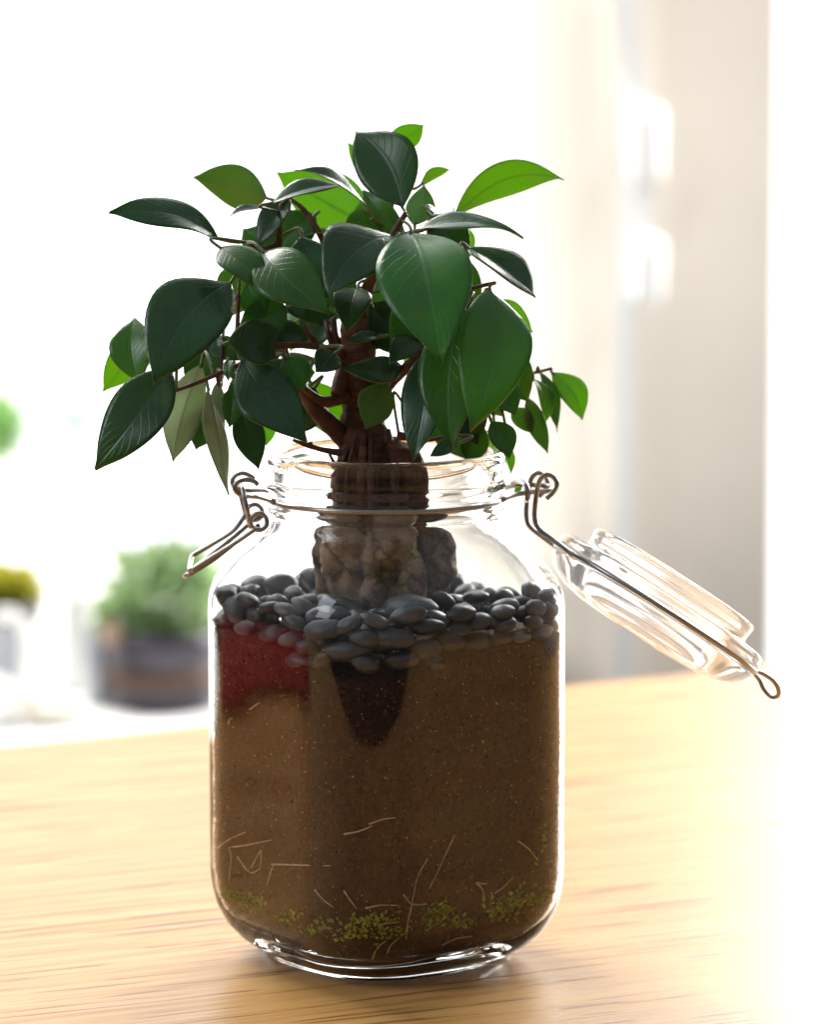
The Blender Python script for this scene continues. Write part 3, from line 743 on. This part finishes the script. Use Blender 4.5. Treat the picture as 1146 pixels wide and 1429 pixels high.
branch((520, 385, -.4, 5), (540, 330, 1.4, 4), (548, 270, 2.6, 3.2), (544, 215, 3.2, 2.4))
branch((397, 492, -.8, 5), (355, 500, -1.8, 4), (320, 515, -2.4, 3.4), (275, 534, -2.8, 3.2), (236, 548, -3.2, 2.6))
branch((568, 512, -1.6, 5), (640, 520, 0.6, 4), (700, 526, 2, 3.4), (746, 520, 2.8, 2.6), (770, 514, 3, 2))
branch((476, 632, -2.5, 5), (452, 628, -3, 4), (430, 622, -3.2, 3.2), (409, 614, -3.4, 2.4))
branch((436, 622, -3.2, 2), (433, 618, -3.2, 1.6), (430, 619, -3.2, 1.0))
branch((474, 655, -2.6, 3), (466, 645, -3, 2.4), (460, 634, -3.2, 1.8))
branch((552, 628, -1.5, 2.5), (556, 605, -1.6, 2), (553, 585, -1.6, 1.5))
branch((455, 448, .5, 4), (460, 470, 0, 4.5), (470, 500, 0, 6)); branch((466, 444, .3, 4), (468, 468, 0, 5), (478, 500, 0, 6))
branch((540, 612, 0.5, 3.5), (575, 612, 1.0, 3), (612, 608, 1.6, 2))

def leaf(b, t, wpx, n, arch=0.08, fold=0.18, kind='m', petiole=True, curl=0.0, tipl=0.10, twist=0.0, skew=0.0):
    """b, t = (px, py, Ycm) of blade base and tip; wpx = blade width in pixels; n = way the upper side faces"""
    B = P(b[0], b[1], b[2]/100); T = P(t[0], t[1], t[2]/100)
    ax = T-B; Ln = ax.length; a = ax.normalized()
    n = Vector(n); nn = (n - a*n.dot(a)).normalized(); s = a.cross(nn).normalized()
    wd = wpx*M1*0.93
    NU, NV = 18, 10
    rs = random.Random(int(b[0]*7+t[1]*13+wpx))
    curl += rs.uniform(-.02, .06); twist += rs.uniform(-.25, .25); skew += rs.uniform(-.025, .025)
    ph, wav = rs.uniform(0, 6.3), rs.uniform(0.014, 0.030)
    th = 0.00013
    def half(u):
        e = 0.5*math.sin(math.pi*min(1, u**0.90))**0.92 if 0 < u < 1 else 0.0
        if u > 0.86: e *= 1 - 0.28*((u-0.86)/0.14)           # drawn-out tip
        return max(e, 0.012)
    top, bot, uvs = [], [], []
    for i in range(NU+1):
        u = i/NU
        ang = twist*(u-0.3)
        s2 = s*math.cos(ang)+nn*math.sin(ang); n2 = nn*math.cos(ang)-s*math.sin(ang)
        c = B + ax*u + nn*(arch*Ln*4*u*(1-u)) - nn*(curl*Ln*max(0, u-0.6)**2*4) + s*(skew*Ln*4*u*(1-u))
        for j in range(NV+1):
            q = 2*j/NV-1
            hw_ = half(u)*wd
            lift = (fold+0.05)*abs(q)*hw_ - (0.35*fold+0.03)*hw_*q*q
            lift += wav*Ln*abs(q)**1.5*math.sin(u*7.5+ph+(1.4 if q > 0 else 0))
            p = c + s2*(q*hw_) + n2*lift
            e = 1-0.0*abs(q)
            top.append(p + n2*th*e); bot.append(p - n2*th*e); uvs.append((u, 0.5+0.5*q))
    V = top+bot; K = (NU+1)*(NV+1); Fc, mi = [], []
    for i in range(NU):
        for j in range(NV):
            a0 = i*(NV+1)+j
            Fc.append((a0, a0+1, a0+NV+2, a0+NV+1)); mi.append(0)
            Fc.append((K+a0, K+a0+NV+1, K+a0+NV+2, K+a0+1)); mi.append(1)
    for i in range(NU):
        for j in (0, NV):
            a0, a1 = i*(NV+1)+j, (i+1)*(NV+1)+j
            Fc.append((a0, a1, K+a1, K+a0) if j == 0 else (a0, K+a0, K+a1, a1)); mi.append(2)
    for j in range(NV):
        a0 = j; Fc.append((a0, K+a0, K+a0+1, a0+1)); mi.append(2)
        a0 = NU*(NV+1)+j; Fc.append((a0, a0+1, K+a0+1, K+a0)); mi.append(2)
    up, dn = {'p': (PALE_SHEEN_UP, PALE_SHEEN_DN), 'm': (LEAF_UP, LEAF_DN), 'y': (YNG_UP, YNG_DN), 't': (THK_UP, THK_DN)}[kind]
    lf = mesh_obj('leaf', V, Fc, None, ficus, uvs=uvs+uvs, mats=[up, dn, LEAF_EDGE], mi=mi)
    if petiole: PET.append((lf, B, a, Ln))
    return lf
PET = []
CAMW = (0, -1, 0.15)      # facing the viewer
UPW = (0, -0.35, 1)       # facing up
BK = (0, 1, 0.25)         # facing the window: its underside is towards us
# upper left
leaf((303, 333, -1.5), (150, 300, -3.0), 66, (-.15, -.75, .8), .15, .15, 't', curl=-.05)
leaf((372, 276, 1.5), (270, 247, 2.5), 78, (.3, 1, .5), .10, .2, 'm', skew=.08)
leaf((372, 290, .5), (317, 303, .0), 22, (0, -.3, 1), .10, .3, 't')
leaf((404, 276, .5), (360, 343, -.6), 46, (-.5, -1, .2), .06, .25, 't')
leaf((378, 284, -1.0), (478, 258, -.5), 44, (0, -.5, 1), .08, .3, 't')
leaf((533, 322, 2.6), (387, 240, 4.2), 104, (.15, 1, .35), .05, .12, 'y', skew=.03)
leaf((522, 309, .2), (412, 237, -1.5), 46, (.1, -.42, 1), .13, .25, 't')
leaf((308, 346, -2.6), (369, 406, -4.2), 66, (.15, -.8, .75), .12, .2, 'm')
leaf((368, 352, -2.6), (461, 440, -5.2), 90, (.1, -.85, .5), .14, .16, 'm', skew=.10)
leaf((322, 394, -2.8), (214, 535, -6.0), 118, (-.1, -1, .25), .10, .10, 't', skew=.07)
leaf((318, 478, -3.4), (389, 457, -3.0), 72, (.1, -1, .5), .10, .2, 't', skew=.22)
leaf((345, 395, -1.2), (368, 448, -1.6), 46, (-.1, -1, .5), .1, .2, 'm')
leaf((193, 532, -1.0), (187, 441, .4), 66, (-.2, -1, .5), .08, .25, 'm', skew=-.07)
leaf((214, 468, 1.2), (143, 548, 2.2), 62, (-.2, 1, .4), .05, .1, 'y')
leaf((238, 513, -3.4), (132, 654, -5.2), 92, (-.2, -1, .4), .10, .12, 't', skew=-.05)
leaf((281, 508, -1.4), (241, 645, -2.4), 62, (-.3, 1, -.2), .06, .3, 'p')
leaf((290, 540, -2.0), (316, 692, -3.0), 44, (-.9, .8, .4), -.07, .35, 'p', skew=-.07)
leaf((305, 531, -1.6), (313, 610, -2.0), 30, (-.6, .7, .5), .05, .3, 'p')
leaf((327, 540, -2.6), (320, 597, -3.4), 36, (0, -1, .3), .08, .3, 'm')
leaf((318, 503, -2.4), (318, 532, -3.4), 18, (0, -1, .3), .08, .2, 'm')
leaf((338, 502, -3.0), (428, 616, -5.0), 90, (.15, -1, .25), .10, .10, 't', skew=.04)
leaf((335, 566, -1.8), (361, 655, -2.4), 48, (0, -1, .1), .06, .12, 't', skew=-.03)
leaf((372, 575, .6), (372, 622, 1.0), 30, (0, 1, .3), .04, .15, 'y')
leaf((398, 498, -2.0), (424, 545, -2.6), 44, (.1, -1, .3), .08, .2, 'm')
leaf((430, 474, -.8), (366, 470, -1.2), 42, (0, -1, .6), .08, .2, 't', skew=.08)
leaf((372, 441, .4), (436, 438, .8), 24, (0, -.25, -1), -.08, .2, 'm')
leaf((282, 478, .5), (350, 500, -.5), 40, (0, -1, .4), .08, .2, 't')
# centre
leaf((468, 492, -2.4), (441, 518, -3.2), 44, (0, -1, .4), .08, .12, 't')
leaf((432, 532, 1.2), (470, 614, 2.2), 66, (-.1, 1, .3), .04, .12, 'y')
leaf((404, 520, .4), (440, 520, .6), 40, (-.1, -1, .4), .05, .2, 'm')
leaf((562, 512, -1.6), (480, 514, -2.6), 50, (0, -1, .75), .10, .2, 't', skew=-.12)
leaf((530, 470, -.8), (484, 478, -1.4), 22, (0, -1, .9), .10, .2, 't')
leaf((588, 472, -1.2), (543, 508, -2.4), 46, (-.1, -1, .6), .10, .25, 't')
leaf((500, 402, -1.4), (484, 463, -3.4), 58, (0, -.9, .7), .16, .18, 't')
leaf((553, 330, -1.9), (456, 412, -5.0), 112, (-.1, -.95, .6), .14, .12, 't', skew=.08)
leaf((574, 325, -2.6), (616, 504, -7.5), 140, (.05, -1, .42), .13, .10, 'm', skew=-.02)
leaf((562, 290, -1.4), (497, 183, .9), 96, (-.35, -.62, .75), .05, .22, 't', skew=.10)
leaf((540, 205, 3.4), (591, 174, 3.0), 44, (.1, .9, .5), .08, .18, 'y', skew=-.10)
leaf((530, 258, 2.4), (485, 199, 2.8), 34, (-.3, 1, .4), .05, .2, 'y')
leaf((586, 258, 2.8), (627, 236, 3.4), 30, (.1, .8, .8), .06, .15, 'y')
leaf((578, 315, 1.4), (592, 258, 2.0), 46, (.3, 1, .3), .05, .15, 'm')
leaf((566, 332, .2), (506, 263, 1.2), 38, (-.2, -1, .5), .06, .2, 'm', skew=-.05)
leaf((470, 330, 1.8), (416, 330, 1.2), 26, (0, -.3, 1), .10, .3, 't')
leaf((500, 345, 3.0), (536, 262, 3.4), 50, (0, 1, .3), .05, .1, 'y')
# right
leaf((635, 302, .6), (787, 250, -.4), 72, (.1, .75, .75), .24, .12, 'y', curl=.02)
leaf((577, 325, -1.2), (730, 326, -2.2), 52, (.05, -.42, 1), .12, .22, 't', curl=.05)
leaf((625, 312, 1.4), (586, 287, .8), 26, (0, -.35, 1), .08, .2, 't')
leaf((615, 322, 1.0), (641, 352, .6), 40, (.2, 1, .4), .05, .2, 'm')
leaf((640, 312, 2.4), (652, 366, 2.8), 40, (.2, 1, .2), .05, .15, 'y')
leaf((652, 345, -2.2), (749, 413, -3.2), 84, (.45, -.52, 1), .05, .28, 't')
leaf((684, 402, -4.2), (657, 599, -7.6), 106, (.12, -1, .42), .11, .12, 'm', skew=-.05)
leaf((648, 432, -2.8), (631, 627, -5.4), 92, (-.15, -1, .3), .09, .12, 'm', skew=.05)
leaf((596, 492, -2.2), (577, 643, -4.4), 74, (-.35, -.9, .45), .10, .12, 't', skew=-.06)
leaf((658, 418, -2.0), (632, 508, -3.0), 50, (.2, -1, .2), .06, .2, 't')
leaf((695, 418, .5), (744, 463, 1.0), 44, (.1, 1, .4), .08, .15, 'y', skew=-.10)
leaf((771, 520, 3.0), (814, 585, 2.4), 48, (.3, -1, .5), .08, .2, 'y', skew=-.06)
leaf((752, 516, 2.6), (778, 603, 2.2), 30, (.7, -.8, .4), .06, .25, 'm')
leaf((744, 527, 2.0), (758, 594, 1.4), 34, (.6, -.6, .4), .12, .2, 'y', skew=-.10)
leaf((736, 555, 1.0), (764, 633, 1.2), 34, (.3, .9, .4), .08, .25, 'm', skew=-.06)
leaf((716, 570, 1.2), (743, 604, 1.4), 36, (.1, 1, .5), .08, .2, 'm')
leaf((686, 588, -1.4), (711, 640, -2.0), 42, (.2, -1, .35), .08, .2, 'm', skew=-.08)
leaf((672, 590, -.2), (655, 648, .2), 42, (0, -1, .2), .05, .15, 'm')
leaf((690, 592, 1.5), (692, 640, 2.0), 34, (.1, 1, .3), .05, .15, 'y')
leaf((708, 618, 1.0), (713, 662, 1.0), 16, (.5, 1, .3), .05, .2, 'y')
leaf((728, 676, 1.6), (718, 690, 1.4), 10, (0, -1, .5), .05, .2, 'y', petiole=False)
leaf((543, 534, -1.8), (511, 598, -2.6), 58, (-.1, 1, .25), .06, .12, 'm', skew=-.04)
leaf((640, 618, -2.4), (600, 637, -3.0), 24, (0, -1, .6), .08, .2, 't')
leaf((612, 505, 1.5), (588, 570, 2.4), 44, (0, 1, .3), .05, .15, 'y')
leaf((600, 470, 1.8), (570, 530, 2.4), 50, (0, 1, .3), .05, .15, 'y')
leaf((690, 520, -1.0), (720, 580, -2.0), 50, (.2, -1, .4), .06, .15, 'm')
leaf((520, 500, 2.0), (530, 560, 2.6), 40, (0, 1, .3), .05, .15, 'y')
leaf((455, 350, 2.4), (430, 420, 2.8), 56, (0, 1, .3), .05, .15, 'm')
leaf((610, 380, .5), (600, 460, .2), 70, (0, -1, .3), .05, .15, 'm')
leaf((420, 445, 1.6), (405, 490, 2.0), 34, (0, 1, .3), .05, .15, 'y')

# fillers in the heart of the crown
for q in [((400, 430, -1), (350, 450, -1.8), 50), ((395, 500, -1.5), (372, 560, -2.5), 52), ((440, 540, .6), (410, 590, .8), 46), ((390, 360, .4), (352, 330, 1), 46), ((300, 420, -.6), (262, 470, -.8), 56), ((420, 330, -.6), (440, 390, -1.4), 50), ((300, 560, -.6), (280, 610, -.8), 40), ((610, 560, .2), (640, 620, .2), 50), ((600, 300, .4), (640, 350, 0), 46),
          ((470, 470, 1.6), (410, 440, 2.6), 56), ((540, 480, 1.6), (600, 450, 2.6), 60), ((520, 450, 2), (560, 400, 3), 60), ((480, 430, 2), (440, 390, 3), 60), ((440, 500, 1.2), (400, 540, 2.2), 46), ((560, 560, .8), (600, 600, 1.6), 44), ((660, 500, .8), (690, 560, 1.4), 56), ((350, 360, .8), (330, 420, 1.2), 52), ((680, 440, .6), (720, 500, 1), 50), ((330, 520, .4), (350, 580, .8), 44),
          ((470, 440, .8), (430, 470, 1.4), 46), ((520, 430, .6), (560, 480, .2), 56), ((545, 420, 1.0), (520, 470, 1.6), 54), ((480, 400, 1.5), (450, 440, 1.2), 50), ((600, 430, -.5), (560, 470, -1.2), 50),
          ((412, 395, .5), (440, 440, 0), 52), ((440, 300, 2), (400, 340, 1.6), 50), ((530, 300, 1), (490, 330, .6), 44), ((630, 470, -.5), (600, 540, -1.5), 56), ((640, 540, .4), (660, 600, 0), 50),
          ((350, 440, .5), (372, 500, .2), 48), ((300, 470, .2), (270, 520, 0), 44), ((700, 480, .3), (728, 540, .2), 46), ((620, 350, 1.2), (650, 420, 1.5), 50), ((455, 370, .2), (480, 420, -.8), 50)]:
    tp_ = tuple(a_+(b_-a_)*1.35 for a_, b_ in zip(q[0], q[1]))
    leaf(q[0], tp_, q[2]*1.35, (random.uniform(-.3, .3), -1, random.uniform(.2, .7)), random.uniform(.05, .12), .2, random.choice('mmt'), skew=random.uniform(-.06, .06))

# stalks, and twigs where a leaf sits away from the drawn branches
for lf, B, a, Ln in PET:
    sk = min(SK, key=lambda q: (q-B).length)
    d = (sk-B).length
    mid = B - a*min(0.006, d*0.35)
    if d > 0.020:
        tw = mid.lerp(sk, 0.30)
        pts = [sk, sk.lerp(tw, 0.5)+Vector((0, 0, -0.002)), tw]
        path = catmull(pts, 6); rad = [0.0010-0.0004*i/len(path) for i in range(len(path))]
        v, f = sweep(path, rad, 8); mesh_obj('branch', v, f, TWIG, ficus); SK += path
        sk = tw
    path = catmull([sk, mid, B + a*0.0015], 6)
    v, f = sweep(path, [0.0006]*len(path), 8)
    mesh_obj('leaf_stalk', v, f, PETIOLE, lf)

# ------------------------------------------------------------------ behind the table: cord, ledge and its things
cord = empty('blind_cord', P(895, 200, 2.5))
tag(cord, 'pale blind cord with two white plastic connectors hanging before the wall', 'cord')
def ribbon(pts, wd, Y):
    path = catmull([P(x, y, Y) for x, y in pts], 8); V = []; Fc = []
    for p in path:
        for dx, dy in ((-wd, -.0015), (wd, -.0015), (wd, .0015), (-wd, .0015)): V.append(p+Vector((dx/2, dy, 0)))
    for i in range(len(path)-1):
        for k in range(4): Fc.append((i*4+k, i*4+(k+1) % 4, i*4+4+(k+1) % 4, i*4+4+k))
    Fc += [(3, 2, 1, 0), tuple(len(V)-4+k for k in range(4))]
    return V, Fc
v, f = ribbon([(873, -60), (874, 20), (882, 80), (895, 140), (899, 200), (899, 280), (893, 320), (886, 380), (876, 450), (872, 560), (872, 700), (872, 1000)], 0.0200, 2.52); mesh_obj('strap', v, f, STRAP, cord, smooth=False)
def rbox(c, sx, sy, sz, bev, name, mat, parent):
    bm = bmesh.new(); bmesh.ops.create_cube(bm, size=1.0)
    for v_ in bm.verts: v_.co = Vector((v_.co.x*sx, v_.co.y*sy, v_.co.z*sz))
    bmesh.ops.bevel(bm, geom=list(bm.edges), offset=bev, segments=4, affect='EDGES', profile=0.5)
    V = [v_.co+c for v_ in bm.verts]; bm.verts.index_update(); Fc = [tuple(v_.index for v_ in f_.verts) for f_ in bm.faces]; bm.free()
    return mesh_obj(name, V, Fc, mat, parent)
rbox(P(902, 202, 2.51), 0.034, 0.016, 0.072, 0.008, 'connector', PLASTIC, cord)
rbox(P(905, 378, 2.51), 0.031, 0.016, 0.064, 0.008, 'connector', PLASTIC, cord)

LZ = -0.265
def ledge_pt(px, py):                             # a spot on the ledge seen at that place
    x = (px-CX)/F_PX; y = -(py-CY)/F_PX
    d = Vector((x, cP + y*sP, -sP + y*cP)); return CAM + d*((LZ-CAM.z)/d.z)
def foliage(name, c, rx, ry, rz, n, size, mat, parent, seed):
    rn = random.Random(seed); V, Fc = [], []
    for _ in range(n):
        d = Vector((rn.gauss(0, 1), rn.gauss(0, 1), rn.gauss(0, 1))).normalized()*rn.random()**0.4
        p = c + Vector((d.x*rx, d.y*ry, d.z*rz))
        a = Vector((d.x+rn.gauss(0, .4), d.y+rn.gauss(0, .4), d.z+rn.gauss(0.2, .5))).normalized()
        s = a.cross(Vector((rn.gauss(0, 1), rn.gauss(0, 1), rn.gauss(0, 1)))).normalized(); z = size*rn.uniform(.6, 1.3)
        k = len(V); V += [p, p+a*z*.5+s*z*.25, p+a*z, p+a*z*.5-s*z*.25]; Fc.append((k, k+1, k+2, k+3))
    return mesh_obj(name, V, Fc, mat, parent, smooth=False)
def trans_leaf(name, col, tcol, w_):
    m, nt, out = new_mat(name)
    tc = N(nt, 'ShaderNodeTexCoord'); nz = N(nt, 'ShaderNodeTexNoise', Scale=40.0); L(nt, tc.outputs['Object'], nz.inputs['Vector'])
    r = ramp(nt, nz.outputs['Fac'], [(0.3, tuple(c*.6 for c in col)), (0.7, tuple(c*1.3 for c in col))])
    b = N(nt, 'ShaderNodeBsdfPrincipled', Roughness=0.5); L(nt, r.outputs['Color'], b.inputs['Base Color'])
    t = N(nt, 'ShaderNodeBsdfTranslucent'); t.inputs[0].default_value = (*tcol, 1)
    ms = N(nt, 'ShaderNodeMixShader'); ms.inputs[0].default_value = w_
    L(nt, b.outputs[0], ms.inputs[1]); L(nt, t.outputs[0], ms.inputs[2]); L(nt, ms.outputs[0], out.inputs[0]); return m
HERB = trans_leaf('herb_leaf', (0.12, 0.20, 0.09), (0.36, 0.50, 0.24), 0.5)
MOSSY = trans_leaf('mossy_leaf', (0.20, 0.20, 0.02), (0.55, 0.52, 0.05), 0.5)
TREE = trans_leaf('garden_leaf', (0.30, 0.48, 0.18), (0.55, 0.85, 0.35), 0.6)  # leaf colour paled to imitate glare over the distant tree
DARKPOT = simple('dark_glazed_pot', (0.035, 0.028, 0.045), rough=0.4, nscale=30, namp=0.3)
BROWN = simple('brown_clay', (0.09, 0.05, 0.035), rough=0.7, nscale=60, namp=0.3)
TERRA = simple('pale_clay', (0.30, 0.20, 0.15), rough=0.7, nscale=60, namp=0.2)
EARTH = simple('dark_earth', (0.04, 0.03, 0.02), rough=0.9, nscale=90, namp=0.4)
CERAM = simple('white_ceramic', (0.82, 0.82, 0.80), rough=0.25, nscale=30, namp=0.02)
OCHRE = simple('ochre_glaze', (0.55, 0.40, 0.20), rough=0.4, nscale=60, namp=0.2)
GREYG = simple('grey_glazed', (0.38, 0.40, 0.45), rough=0.25, nscale=40, namp=0.1)

# potted herb: dark bowl with a brown band
b0 = ledge_pt(226, 985); s_ = 1/pxm(b0.y)
pot = empty('potted_herb', b0); tag(pot, 'green leafy herb in a dark banded pot on the window ledge', 'plant')
pr = [(0, 0), (70, 0), (78, 4), (82, 14), (82, 34)]
v, f = lathe([(r*s_, LZ+h*s_) for r, h in pr], b0.x, b0.y); mesh_obj('pot_foot', v, f, DARKPOT, pot)
v, f = lathe([(r*s_, LZ+h*s_) for r, h in [(82, 34), (85, 35), (86, 48), (85, 60), (82, 61)]], b0.x, b0.y); mesh_obj('pot_band', v, f, BROWN, pot)
v, f = lathe([(r*s_, LZ+h*s_) for r, h in [(82, 61), (86, 72), (88, 96), (86, 112), (80, 113), (78, 104), (0, 103)]], b0.x, b0.y); mesh_obj('pot_bowl', v, f, DARKPOT, pot)
foliage('foliage', Vector((b0.x+.002, b0.y, LZ+150*s_)), 76*s_, 60*s_, 66*s_, 430, .026, HERB, pot, 3)
v, f = lathe([(r*s_, LZ+h*s_) for r, h in [(0, 100), (14, 100), (16, 128), (13, 129), (12, 122), (0, 121)]], b0.x-66*s_, b0.y-.045, 24); mesh_obj('clay_ornament', v, f, TERRA, pot)
# mossy plant at the left edge
b1 = ledge_pt(10, 975); b1 = ledge_pt(8, 960); s_ = 1/pxm(b1.y)
pot2 = empty('potted_moss', b1); tag(pot2, 'yellow-green cushion plant in a dark pot at the far left of the ledge', 'plant')
v, f = lathe([(r*s_, LZ+h*s_) for r, h in [(0, 0), (34, 0), (42, 40), (48, 100), (50, 122), (46, 124), (44, 116), (0, 114)]], b1.x, b1.y); mesh_obj('pot', v, f, GREYG, pot2)
v, f = lathe([(r*s_, LZ+h*s_) for r, h in [(47, 96), (52, 98), (53, 124), (47, 127)]], b1.x, b1.y); mesh_obj('pot_rim', v, f, DARKPOT, pot2)
foliage('foliage', Vector((b1.x, b1.y, LZ+142*s_)), 48*s_, 40*s_, 24*s_, 700, .014, MOSSY, pot2, 5)
# white swan-necked jug
b2 = ledge_pt(8, 1012); s_ = 1/pxm(b2.y)
jug = empty('swan_jug', b2); tag(jug, 'white ceramic jug with a curved swan neck at the left edge', 'jug')
v, f = lathe([(r*s_, LZ+h*s_) for r, h in [(0, 0), (30, 0), (40, 12), (44, 34), (34, 58), (18, 70), (0, 72)]], b2.x-20*s_, b2.y); mesh_obj('body', v, f, CERAM, jug)
pp = [(28, 960), (35, 930), (36, 890), (26, 864), (6, 856), (-10, 866)]
wire('neck', [P(x, y, b2.y) for x, y in pp], 9*s_, CERAM, jug)
# ochre dish with grey saucer
b3 = ledge_pt(70, 1010); s_ = 1/pxm(b3.y)
dish = empty('dish', b3); tag(dish, 'shallow ochre-rimmed white dish lying beside the white jug', 'dish')
v, f = lathe([(r*s_, LZ+h*s_) for r, h in [(0, 0), (26, 0), (36, 10), (46, 22), (44, 24), (30, 12), (0, 9)]], b3.x, b3.y); mesh_obj('bowl', v, f, CERAM, dish)
v, f = lathe([(r*s_, LZ+h*s_) for r, h in [(44.5, 20), (47.5, 21), (48, 27), (44, 27)]], b3.x, b3.y); mesh_obj('rim', v, f, OCHRE, dish)
# white bottle and grey beaker
b4 = ledge_pt(108, 966); s_ = 1/pxm(b4.y)
bot_ = empty('bottle', b4); tag(bot_, 'slim white bottle standing behind the dish', 'bottle')
v, f = lathe([(r*s_, LZ+h*s_) for r, h in [(0, 0), (20, 0), (23, 6), (23, 120), (19, 140), (9, 154), (8, 186), (10, 188), (10, 196), (0, 196)]], b4.x, b4.y); mesh_obj('body', v, f, CERAM, bot_)
b5 = ledge_pt(134, 985); s_ = 1/pxm(b5.y)
v, f = lathe([(r*s_, LZ+h*s_) for r, h in [(0, 0), (14, 0), (16, 60), (18, 110), (16, 111), (13, 60), (11, 6), (0, 5)]], b5.x, b5.y)
tag(mesh_obj('beaker', v, f, GREYG), 'narrow grey beaker between the white bottle and the dark pot', 'beaker')

# outdoors: a tree and a pale lamp post far behind the window
tr = empty('garden_tree', P(-30, 700, 5.4)); tag(tr, 'green tree, paled as if by glare, outdoors at the left edge, far out of focus', 'tree')
wire('trunk', [P(-36, 1200, 5.4), P(-34, 900, 5.4), P(-30, 640, 5.4)], 0.012, TWIG, tr)
foliage('crown', P(-12, 598, 5.4), .05, .08, .045, 500, .03, TREE, tr, 9)
lp = empty('lamp_post', P(104, 1000, 5.6)); tag(lp, 'pale teal post with a crossbar outdoors, faint in the glare', 'post')
TEAL = simple('pale_teal_paint', (0.62, 0.76, 0.76), rough=0.5, nscale=20, namp=0.05)
c = P(104, 590, 5.6)
v, f = box(c.x-.014, c.x+.014, 5.59, 5.62, c.z-1.2, c.z); mesh_obj('shaft', v, f, TEAL, lp, smooth=False)
v, f = box(c.x-.045, c.x+.05, 5.57, 5.64, c.z, c.z+.03); mesh_obj('crossbar', v, f, TEAL, lp, smooth=False)

# red box on the table left of the frame: seen mirrored in the jar's left face
RED = simple('red_cardboard', (0.34, 0.001, 0.006), rough=0.6, nscale=80, namp=0.1)
rb = rbox(Vector((-0.62, 0.10, 0.0295)), 0.10, 0.30, 0.058, 0.010, 'red_box', RED, None)
tag(rb, 'flat red box on the table, mirrored in the left face of the jar', 'box')
